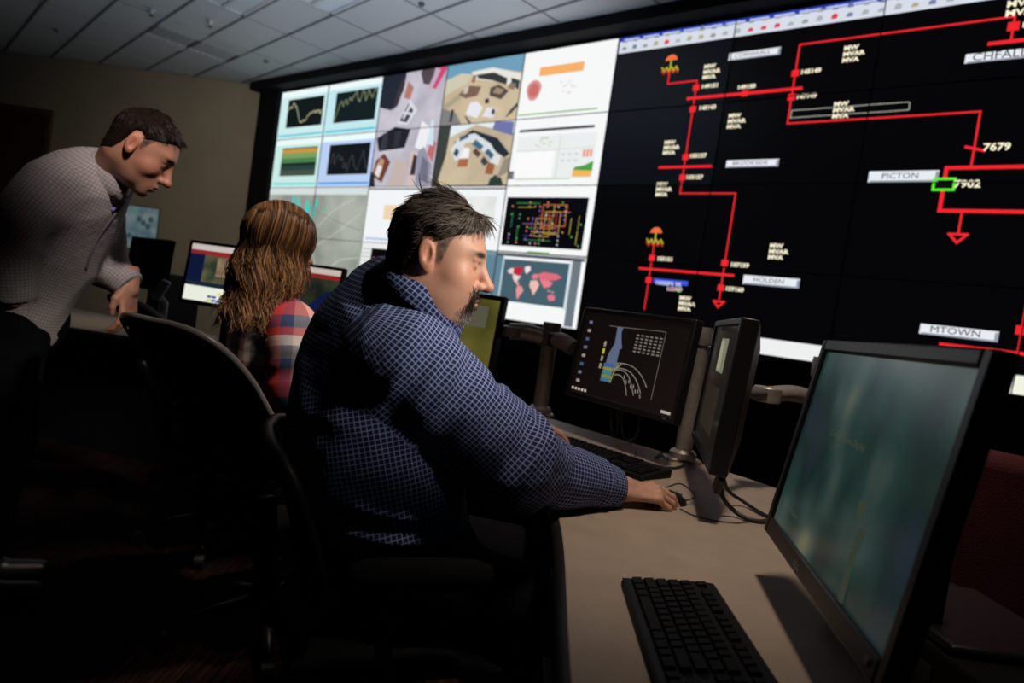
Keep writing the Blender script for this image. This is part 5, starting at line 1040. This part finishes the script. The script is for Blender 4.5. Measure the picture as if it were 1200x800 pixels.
# hands
Rh = frame(np.array([.97, .24, -.02]), np.array([.06, -.16, 1.0])); MR = M4(wrR + np.array([.004, 0, .002]), Rh)
hr = hand_mesh([(16, 28, 22), (20, 32, 24), (26, 36, 26), (30, 38, 26)], MR, SKIN, mirror=1, scale=1.06)
Lh = frame(np.array([.90, .42, -.16]), np.array([-.1, 0, 1.0])); hl = hand_mesh([(10, 20, 15)] * 4, M4(wrL, Lh), SKIN, mirror=-1, scale=1.06, h=.004)
st = [(at(466, 660, 1.50), .19, .155), (at(452, 605, 1.50), .200, .172), (at(440, 540, 1.50), .205, .178), (at(437, 470, 1.50), .208, .172), (at(450, 410, 1.50), .200, .160), (at(468, 372, 1.48), .165, .128), (at(484, 350, 1.45), .085, .082)]
tor, Q = loft_field(st, rr_)
up3 = np.array([0, 0, 1.0])
def body_core(p):
    d = tor(p) + .02; d = smin(d, cap(p, shR, elR, .055, .045), .04); d = smin(d, cap(p, elR, wrR, .045, .032), .02); d = smin(d, cap(p, shL, elL, .055, .045), .04); d = smin(d, cap(p, elL, wrL, .045, .032), .02); return d
core = nets(body_core, (-.62, 1.1, .60), (.45, 2.2, 1.35), .014)
body = join([head_w, hr, hl, (core[0], core[1], np.tile(np.array(SKIN), (len(core[0]), 1)))])
mesh_obj('body', to_local(ML, body[0]), body[1], m_skin, man, body[2])
hv, hfc, hcl, hsp = short_hair(hf, ho, rs); mesh_obj('hair', to_local(ML, (hv * hs) @ HR.T + hc), hfc, [m_hair0, m_hair], man, hcl, split=hsp)
# ears sit on the body mesh; moustache and chin beard strands
def beard(root, hf, ho, HR, hc, hs, n, L0):
    q = vs_all = None
    vs, fs = nets(hf, (.05, -.05, -.13), (.15, .05, -.04), .0026); N = vnormals(vs, fs); x, y, z = vs.T; g = lambda cx, cy, cz, r: np.exp(-(((x - cx) / r[0]) ** 2 + ((np.abs(y) - cy) / r[1]) ** 2 + ((z - cz) / r[2]) ** 2))
    w = np.maximum.reduce([g(.104, 0, -.057, (.016, .030, .006)), g(.096, .0275, -.072, (.014, .0065, .020)), g(.088, 0, -.098, (.020, .026, .013))]) * (1 - np.clip(1.4 * g(.106, 0, -.0725, (.014, .020, .008)), 0, 1)) * (x > .06)
    w = w / w.sum(); ids = rs.choice(len(vs), n, p=w); p = vs[ids]; nn = N[ids]; dr = nn * .5 + np.array([.05, 0, -.9]) + np.stack([0 * p[:, 0], np.sign(p[:, 1]) * .4, 0 * p[:, 0]], 1) + rs.randn(n, 3) * .2; dr /= np.linalg.norm(dr, axis=1, keepdims=True)
    P_ = np.stack([p + dr * L0 * k for k in (0, .5, 1)], 1); V, F = tubes(P_, .0006, .0003); gr = np.clip((-p[:, 2] - .088) / .02, 0, 1)[:, None]; c = (np.array([.05, .03, .02]) * (1 - gr) + np.array([.34, .30, .27]) * gr) * (.6 + .8 * rs.rand(n, 1))
    return V, F, np.repeat(c, 9, axis=0)
bv, bf, bc = beard(man, hf, ho, HR, hc, hs, 1500, .007); mesh_obj('goatee', to_local(ML, (bv * hs) @ HR.T + hc), bf, m_hair, man, bc)
# shirt
u_arm = (elR - shR) / np.linalg.norm(elR - shR); f_arm = (wrR - elR) / np.linalg.norm(wrR - elR)
cuffR = wrR - f_arm * .015
def shirt(p):
    d = tor(p)
    zl = p[:, 2]; back = (p - sh_c) @ g_
    n1 = folds(p, (0.35, 0, -.93), 4, (.93, 0, .35), 16, (0, 1, 0), 9, 3.1); n2 = folds(p, (1, .3, -.12), 3.5, (.1, 0, 1), 20, (-.3, 1, 0), 5, 7.7)
    lowm = np.clip((.98 - zl) / .2, 0, 1); d = d - .012 * n1 * (1 - lowm) - .020 * n2 * lowm
    a = cap(p, shR, elR, .090, .080); a = smin(a, cap(p, elR, cuffR, .076, .048), .03)
    t = (p - elR) @ f_arm; wr = folds(p, f_arm, 26, np.cross(f_arm, up3), 7, up3, 9, 1.3); wu = folds(p, u_arm + f_arm * .6, 15, np.cross(u_arm, up3), 8, np.cross(u_arm, rr_), 8, 5.0)
    el_w = np.exp(-(t / .12) ** 2); a = a - .018 * wu * np.clip(1 - t / .05, 0, 1) - (.010 + .010 * el_w) * wr * np.clip((t + .10) / .08, 0, 1) * np.clip((.30 - t) / .06, 0, 1)
    a = smax(a, ((p - cuffR) @ f_arm), .006); a = smin(a, smax(np.abs(cap(p, cuffR - f_arm * .055, cuffR + f_arm * .03, .049, .046)) - .003, np.abs((p - cuffR) @ f_arm + .028) - .028, .003), .004)
    d = smin(d, a, .045)
    b = cap(p, shL, elL, .090, .070); b = smin(b, cap(p, elL, wrL, .068, .046), .03); d = smin(d, b, .045)
    d = smax(d, (.700 - zl) , .01)
    return d
sv = nets(shirt, (-.66, 1.08, .66), (.42, 2.18, 1.34), .0072)
m_blue = check_mat('blue_check_cotton', (.009, .015, .066), (.23, .28, .50), .0100, .28)
so = mesh_obj('shirt', to_local(ML, sv[0]), sv[1], m_blue, man)
lo_ = lambda p: to_local(ML, p)
cloth_uv(so, [(lo_(Q[1][:3]), lo_(Q[8][:3]), .20, -g_, 0.0), (lo_(Q[8][:3]), lo_(Q[-4][:3]), .19, -g_, float(np.linalg.norm(Q[8][:3] - Q[1][:3]))), (lo_(shR + (shR - elR) * .12), lo_(elR), .10, -g_, .003), (lo_(elR), lo_(wrR), .075, -up3, .004), (lo_(shL), lo_(elL), .09, g_, 0.0), (lo_(elL), lo_(wrL), .06, up3, 0.0)], 2)
collar(man, lo_(at(491, 352, 1.41)), g_ * .54 + up3 * .84, g_, m_blue, r=.083, h=.054, gap=14, flare=.036, drop=.028)
# trousers and shoes
hipR, hipL = at(466, 655, 1.50) + rr_ * .10, at(466, 655, 1.50) - rr_ * .10; hipR[2] = hipL[2] = .60; knR, knL = hipR + g_ * .42 + rr_ * .06, hipL + g_ * .42 - rr_ * .06; knR[2] = knL[2] = .54; anR, anL = knR + g_ * .02, knL + g_ * .06; anR[2] = anL[2] = .10
m_trou = mat('dark_trousers', (.0045, .0045, .0055), .95, spec=.06, noise=(30, .2)); m_shoe = mat('black_shoe', (.008, .008, .008), .4)
def trousers(p):
    d = ell(p, (hipR + hipL) / 2 + [0, 0, .02], (.18, .19, .13))
    for h, k, a in ((hipR, knR, anR), (hipL, knL, anL)): d = smin(d, cap(p, h, k, .095, .075), .05); d = smin(d, cap(p, k, a, .072, .058), .03)
    return smax(d, p[:, 2] - .73, .01)
tv = nets(trousers, (-.52, 1.1, .06), (.44, 2.05, .80), .014); mesh_obj('trousers', lo_(tv[0]), tv[1], m_trou, man)
for an in (anR, anL):
    f = lambda p: smax(smin(cap(p, an + [0, 0, -.04] + g_ * -.03, an + [0, 0, -.052] + g_ * .16, .048, .040), cap(p, an, an + [0, 0, -.05], .05, .048), .03), .002 - p[:, 2], .004)
    v_ = nets(f, an - [.3, .3, .12], an + [.3, .3, .08], .009); mesh_obj('shoe', lo_(v_[0]), v_[1], m_shoe, man)
m_drim = mat('chair_frame_black', (.006, .006, .0065), .5, spec=.15)
chair('low backed black office chair under the seated man in blue', (-.20, 1.50), math.radians(18), m_drim, hb=.66, rec=.16)

# ------------------------------------------------------------------ the woman
rw = np.random.RandomState(8)
WL = np.array([-.70, 2.16, 0]); wom = thing('person', 'seated woman with long brown hair in a red and navy plaid shirt', 'person', tuple(WL))
gw = np.array([.68, .733, 0]); rrw = np.array([.733, -.68, 0]); SK2 = (.52, .30, .22); lw = lambda p: np.asarray(p) - WL
hcw = at(331, 284, 2.12); HW = frame((.66, .74, -.12), (0, 0, 1)); nbw = at(322, 342, 2.14); ow = dict(neck=tuple(HW.T @ (nbw - hcw)), skin=SK2, brow=(.1, .06, .04), nose=.9, stubble=0, nr=.046)
hfw = head_field(ow); v_, f_ = nets(hfw, (-.15, -.12, -.19), (.15, .12, .14), .004); partsW = [((v_ * .95) @ HW.T + hcw, f_, head_colour(v_, ow))]
stw = [(at(306, 545, 2.2), .165, .13), (at(308, 500, 2.2), .145, .115), (at(309, 455, 2.19), .135, .105), (at(314, 405, 2.18), .155, .110), (at(320, 372, 2.16), .145, .085), (at(323, 352, 2.15), .055, .055)]
torw, Qw = loft_field(stw, rrw); shRw = at(318, 380, 2.17) + rrw * .150; shLw = at(318, 380, 2.17) - rrw * .150; elRw = at(340, 462, 2.02); wrRw = at(392, 442, 2.24); elLw = shLw + np.array([.02, .16, -.26]); wrLw = elLw + np.array([.16, .20, -.02])
hr_ = hand_mesh([(15, 20, 15)] * 4, M4(wrRw, frame(wrRw - elRw, up3)), SK2, 1, .9, h=.005); hl_ = hand_mesh([(15, 20, 15)] * 4, M4(wrLw, frame(wrLw - elLw, up3)), SK2, -1, .9, h=.005)
def corew(p): d = torw(p) + .02; d = smin(d, cap(p, shRw, elRw, .04, .034), .03); d = smin(d, cap(p, elRw, wrRw, .034, .026), .02); d = smin(d, cap(p, shLw, elLw, .04, .034), .03); return smin(d, cap(p, elLw, wrLw, .034, .026), .02)
c_ = nets(corew, (-1.1, 1.8, .55), (-.2, 2.8, 1.25), .016); partsW += [hr_, hl_, (c_[0], c_[1], np.tile(np.array(SK2), (len(c_[0]), 1)))]
b = join(partsW); mesh_obj('body', lw(b[0]), b[1], m_skin, wom, b[2])
def shirtw(p):
    d = torw(p) - .010 * folds(p, (.3, 0, -.95), 5, (.95, 0, .3), 15, (0, 1, 0), 9, 2.2)
    a = smin(cap(p, shRw, elRw, .066, .056), cap(p, elRw, wrRw, .054, .040), .03); a = a - .010 * folds(p, (.2, .1, -.97), 16, (1, 0, 0), 8, (0, 1, 0), 8, 4.0); a2 = smin(cap(p, shLw, elLw, .066, .056), cap(p, elLw, wrLw, .054, .04), .03)
    return smin(smin(d, a, .07), a2, .07)
sv = nets(shirtw, (-1.1, 1.78, .60), (-.2, 2.8, 1.26), .0085)
R_, N_, Wt, Gy, Dr = (.50, .045, .035), (.030, .045, .105), (.66, .56, .50), (.20, .19, .20), (.34, .03, .03)
m_plaid = plaid_mat('red_navy_plaid', [(0, R_), (.20, N_), (.36, R_), (.46, Wt), (.58, Gy), (.74, N_), (.86, Dr)], .25)
so = mesh_obj('shirt', lw(sv[0]), sv[1], m_plaid, wom); cloth_uv(so, [(lw(Qw[1][:3]), lw(Qw[-4][:3]), .14, gw, 0.05), (lw(shRw + (shRw - elRw) * .1), lw(elRw), .062, -gw, .06), (lw(elRw), lw(wrRw), .05, up3, .1), (lw(shLw), lw(elLw), .062, gw, .0), (lw(elLw), lw(wrLw), .05, up3, 0)], 1)
collar(wom, lw(at(323, 351, 2.15)), gw * .25 + up3, gw, m_plaid, r=.062, h=.036, gap=30, flare=.018)
def trw(p):
    h = (WL + [0, 0, .56]); d = ell(p, h, (.16, .17, .11))
    for s in (-1, 1): k = h + rrw * .09 * s + gw * .42 + [0, 0, -.03]; a = k + gw * .03; a[2] = .09; d = smin(d, cap(p, h + rrw * .08 * s, k, .085, .062), .04); d = smin(d, cap(p, k, a, .06, .045), .03)
    return d
t_ = nets(trw, WL + [-.35, -.35, .03], WL + [.75, .75, .76], .016); mesh_obj('trousers', lw(t_[0]), t_[1], m_trou, wom)
for s in (-1, 1):
    an = WL + rrw * .09 * s + gw * .45; an[2] = .09; f = lambda p: smax(smin(cap(p, an + [0, 0, -.045], an + [0, 0, -.055] + gw * .15, .04, .032), cap(p, an, an + [0, 0, -.05], .045, .04), .03), .002 - p[:, 2], .004); x_ = nets(f, an - [.25, .25, .11], an + [.25, .25, .07], .010); mesh_obj('shoe', lw(x_[0]), x_[1], m_shoe, wom)
# long hair: inner volume and falling strands (head coordinates)
def hairvol(p):
    d = ell(p, (-.018, 0, .030), (.112, .094, .098)); d = smin(d, ell(p, (-.036, 0, -.06), (.078, .100, .100)), .04); d = smin(d, ell(p, (-.050, .030, -.12), (.050, .066, .060)), .04)
    d = d + .010 - .010 * folds(p, (0, 0, 1), 6, (1, 0, 0), 26, (0, 1, 0), 26, 1.0); return smax(d, -ell(p, (.095, 0, -.03), (.050, .056, .110)), .02)
hv, hq = nets(hairvol, (-.16, -.14, -.26), (.13, .14, .15), .005); Nn = vnormals(hv, hq)
n = 4200; th = rw.rand(n) * 2 * math.pi; ph = np.arccos(1 - rw.rand(n) * 1.15); p = np.stack([-.018 + .112 * np.sin(ph) * np.cos(th), .094 * np.sin(ph) * np.sin(th), .030 + .098 * np.cos(ph)], 1)
ok = ~((p[:, 0] > .05) & (p[:, 2] < .085)); p = p[ok]; n = len(p); pts = [p]; L = (.17 + .11 * rw.rand(n)) * (.75 + .5 * (p[:, 2] > 0)); ang = 14 * vnoise(p * 16)[:, None] + .5 * rw.rand(n, 1); fl = rw.rand(n, 1); K = 15
for k in range(K):
    q = pts[-1]; rad = (q - np.array([-.018, 0, .03])) / np.array([.112, .094, .098]); rl = np.linalg.norm(rad, axis=1, keepdims=True); nrm = rad / rl; nrm = nrm / np.array([.112, .094, .098]); nrm /= np.linalg.norm(nrm, axis=1, keepdims=True)
    dn = np.tile(np.array([-.06, 0, -1.0]), (n, 1)); par = np.clip((q[:, 2:3] - .06) / .05, 0, 1); dn += par * np.stack([-.5 + 0 * q[:, 0], np.sign(q[:, 1] - .015) * 1.6, 0 * q[:, 0]], 1); above = np.clip((q[:, 2:3] + .05) / .05, 0, 1)
    t = dn - nrm * np.sum(dn * nrm, 1, keepdims=True) * above; t /= np.linalg.norm(t, axis=1, keepdims=True); t[:, :2] += (1 - above) * (.55 * np.stack([np.sin(ang[:, 0] + k * .8), np.cos(ang[:, 0] * 1.3 + k * .8)], 1) + .10 * np.sign(q[:, 1:2]) * fl * np.array([0, 1]))
    q2 = q + t * (L / K)[:, None]; rad = (q2 - np.array([-.018, 0, .03])) / np.array([.114, .096, .100]); rl = np.linalg.norm(rad, axis=1, keepdims=True); ins = (rl < 1) & (q2[:, 2:3] > -.04); q2 = np.where(ins, np.array([-.018, 0, .03]) + (q2 - np.array([-.018, 0, .03])) / np.maximum(rl, .3), q2)
    q2[:, 0] = np.minimum(q2[:, 0], np.where(q2[:, 2] < .05, .085, .2)); pts.append(q2)
P_ = np.stack(pts, 1); V, F = tubes(P_, .0013, .0006); cc = np.where(rw.rand(n, 1) < .40, np.array([[.40, .19, .075]]), np.array([[.095, .042, .018]])) * (.55 + .9 * rw.rand(n, 1)); cc = np.repeat(cc, (K + 1) * 3, axis=0)
vv = np.concatenate([hv, V]); mesh_obj('hair', lw((vv * .98) @ HW.T + hcw), np.concatenate([hq, F + len(hv)]), [m_hair0, m_hair], wom, np.concatenate([np.tile(np.array([.07, .032, .014]), (len(hv), 1)), cc]), split=len(hq))

# ------------------------------------------------------------------ the leaning man
r3 = np.random.RandomState(4)
SL = np.array([-1.50, 2.12, 0]); stn = thing('person', 'standing man in a pale grey shirt leaning forward over a chair', 'person', tuple(SL)); ls = lambda p: np.asarray(p) - SL
gs = np.array([.86, .50, 0]); gs /= np.linalg.norm(gs); rrs = np.array([gs[1], -gs[0], 0]); SK3 = (.42, .20, .13)
hcs = at(165, 174, 2.10); yw, pt_ = math.radians(21), math.radians(31); HS = frame((math.cos(yw) * math.cos(pt_), math.sin(yw) * math.cos(pt_), -math.sin(pt_)), (0, 0, 1)); nbs = at(128, 214, 2.16)
os_ = dict(neck=tuple(HS.T @ (nbs - hcs)), skin=SK3, brow=(.03, .018, .012), nose=1.05, chin=.004, stubble=.22, hair=(.016, .010, .008), grey=.0, zf=.074, thick=.009, len=.024, comb=(.5, 0, -.2), fringe=(.9, 0, -.2), mouth_open=.4, nr=.056, n=3600, burn=.004, part=.1)
hfs = head_field(os_); v_, f_ = nets(hfs, (-.15, -.12, -.20), (.15, .12, .14), .0032); partsS = [((v_ * 1.04) @ HS.T + hcs, f_, head_colour(v_, os_))]
hv, hq, hcl, hsp = short_hair(hfs, os_, r3); mesh_obj('hair', ls((hv * 1.04) @ HS.T + hcs), hq, [m_hair0, m_hair], stn, hcl, split=hsp)
sts = [(at(14, 372, 2.16), .165, .135), (at(30, 330, 2.16), .175, .145), (at(52, 290, 2.16), .185, .158), (at(76, 248, 2.17), .195, .150), (at(97, 222, 2.17), .185, .125), (at(114, 212, 2.17), .135, .095), (at(124, 211, 2.17), .07, .07)]
tors, Qs = loft_field(sts, rrs); scs = at(92, 228, 2.17); shRs = scs + rrs * .185 + np.array([-.06, 0, .0]); shLs = scs - rrs * .17 + np.array([.06, 0, -.06])
elRs = at(10, 276, 1.93); wrRs = at(16, 350, 1.99); elLs = at(120, 308, 2.36); wrLs = at(152, 336, 2.36); fa = (wrLs - elLs) / np.linalg.norm(wrLs - elLs); fr_ = (wrRs - elRs) / np.linalg.norm(wrRs - elRs)
partsS.append(hand_mesh([(22, 26, 20), (26, 28, 22), (30, 30, 22), (34, 32, 22)], M4(wrLs, frame((.14, -.10, -1.0), (.95, -.15, .1))), SK3, -1, 1.0)); partsS.append(hand_mesh([(20, 30, 20)] * 4, M4(wrRs - fr_ * .03 + np.array([-.03, .052, -.01]), frame((-.5, .85, -.15), (0, .2, 1))), SK3, 1, 1.0, h=.005))
def cores(p):
    d = tors(p) + .02; d = smin(d, cap(p, shRs, elRs, .048, .04), .04); d = smin(d, cap(p, elRs, wrRs, .04, .03), .02); d = smin(d, cap(p, shLs, elLs, .048, .04), .04); return smin(d, cap(p, elLs, wrLs, .04, .03), .02)
c_ = nets(cores, (-1.85, 1.7, .80), (-.95, 2.6, 1.62), .016); partsS.append((c_[0], c_[1], np.tile(np.array(SK3), (len(c_[0]), 1)))); b = join(partsS); mesh_obj('body', ls(b[0]), b[1], m_skin, stn, b[2])
def shirts(p):
    d = tors(p); d = d - .012 * folds(p, (.75, 0, .66), 4.5, (-.66, 0, .75), 13, (0, 1, 0), 6, 2.7)
    a = smin(cap(p, shRs, elRs, .082, .070), cap(p, elRs, wrRs - fr_ * .01, .068, .048), .03); a = a - .010 * folds(p, (.1, 0, -1), 15, (1, 0, 0), 7, (0, 1, 0), 7, 6.1); a = smax(a, (p - wrRs) @ fr_, .004)
    b_ = smin(cap(p, shLs, elLs, .080, .068), cap(p, elLs, wrLs, .064, .046), .03); b_ = b_ - .011 * folds(p, fa, 17, (0, 1, 0), 7, up3, 7, 9.1); b_ = smax(b_, (p - wrLs) @ fa, .004)
    d = smin(smin(d, a, .035), b_, .04); return smax(d, -cap(p, nbs - (hcs - nbs) * .2, hcs, .062, .066), .008)
sv = nets(shirts, (-1.86, 1.68, .84), (-.96, 2.62, 1.64), .0085)
m_grey = check_mat('pale_grey_check_cotton', (.34, .31, .31), (.19, .17, .18), .0105, .30)
so = mesh_obj('shirt', ls(sv[0]), sv[1], m_grey, stn); cloth_uv(so, [(ls(Qs[1][:3]), ls(Qs[-4][:3]), .17, -gs, 0.0), (ls(shRs), ls(elRs), .075, gs, 0), (ls(elRs), ls(wrRs), .058, gs, 0), (ls(shLs), ls(elLs), .075, gs, 0), (ls(elLs), ls(wrLs), .055, up3, 0)], 1)
cax = (hcs - nbs); cax = cax / np.linalg.norm(cax); collar(stn, ls(nbs + cax * .030), cax + up3 * .15, gs - up3 * .5, m_grey, r=.074, h=.046, gap=52, flare=.030, drop=.022)
# dark shirt front placket and purple inner band below the open collar
def on_surf(f, px, py, d0, d1, off=.002):
    D = np.linspace(d0, d1, 240); q = np.array([at(px, py, x) for x in D], np.float32); m = f(q) < 0; k = int(np.argmax(m)) if m.any() else 120; return q[k].astype(float) - ray(px, py) * off
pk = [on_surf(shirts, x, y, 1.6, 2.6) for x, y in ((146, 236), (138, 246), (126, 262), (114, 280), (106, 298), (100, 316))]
MB().tube([tuple(ls(p)) for p in smooth_path(pk, 5)], .005, 6).build('placket', mat('dark_placket', (.12, .11, .13), .9), stn, True); MB().tube([tuple(ls(p)) for p in smooth_path([on_surf(shirts, x, y, 1.6, 2.6) for x, y in ((149, 231), (143, 234), (137, 240), (131, 247))], 5)], .006, 6).build('collar_lining', mat('violet_cotton', (.20, .14, .42), .85), stn, True)
def trs(p):
    h = at(14, 372, 2.16); d = ell(p, h, (.15, .18, .14))
    for s in (-1, 1): hh = h + rrs * .09 * s; k = hh + [.03, .0, -.42]; a = hh + [-.02, 0, 0]; a[2] = .10; d = smin(d, cap(p, hh, k, .095, .070), .05); d = smin(d, cap(p, k, a, .068, .055), .03)
    return smax(d, (p - at(30, 342, 2.16)) @ np.array([.3, 0, .95]), .01)
t_ = nets(trs, (-2.0, 1.75, .04), (-1.15, 2.55, 1.2), .016); mesh_obj('trousers', ls(t_[0]), t_[1], m_trou, stn)
for s in (-1, 1):
    an = at(14, 372, 2.16) + rrs * .09 * s + [-.02, 0, 0]; an[2] = .10; f = lambda p: smax(smin(cap(p, an + [0, 0, -.045] - gs * .04, an + [0, 0, -.055] + gs * .16, .046, .038), cap(p, an, an + [0, 0, -.05], .05, .046), .03), .002 - p[:, 2], .004); x_ = nets(f, an - [.28, .28, .12], an + [.28, .28, .07], .010); mesh_obj('shoe', ls(x_[0]), x_[1], m_shoe, stn)
c1 = at(243, 395, 1.95)
chair('black office chair with a grey rimmed back behind the woman in plaid', (-.70, 2.20), math.radians(60), rec=.32)
c2 = at(160, 390, 2.56); chair('empty black office chair under the hand of the leaning man', (c2[0] + .26, c2[1] + .34), math.radians(50), m_drim)

# dark maroon padded chair behind the right hand monitor
mc = thing('padded_chair', 'dark maroon padded chair behind the large monitor at the right edge', 'chair', (1.30, 1.66, 0), math.radians(38))
m_mar = mat('maroon_fabric', (.085, .022, .026), .9, spec=.15, bump=(300, .2))
MB().box((-.22, 0, .80), (.07, .46, .46), Matrix.Rotation(-.14, 3, 'Y')).build('backrest', m_mar, mc, bevel=.034, seg=5); MB().box((.02, 0, .45), (.46, .46, .08)).build('seat', m_mar, mc, bevel=.03, seg=4)
for sx in (-1, 1):
    for sy in (-1, 1): MB().tube([(.02 + sx * .20, sy * .20, 0), (.02 + sx * .19, sy * .20, .43)], .013, 8).build('leg', m_plast, mc, True)
for sy in (-1, 1): MB().tube([(-.19, sy * .19, .42), (-.235, sy * .19, .62)], .012, 8).build('back_post', m_plast, mc, True)
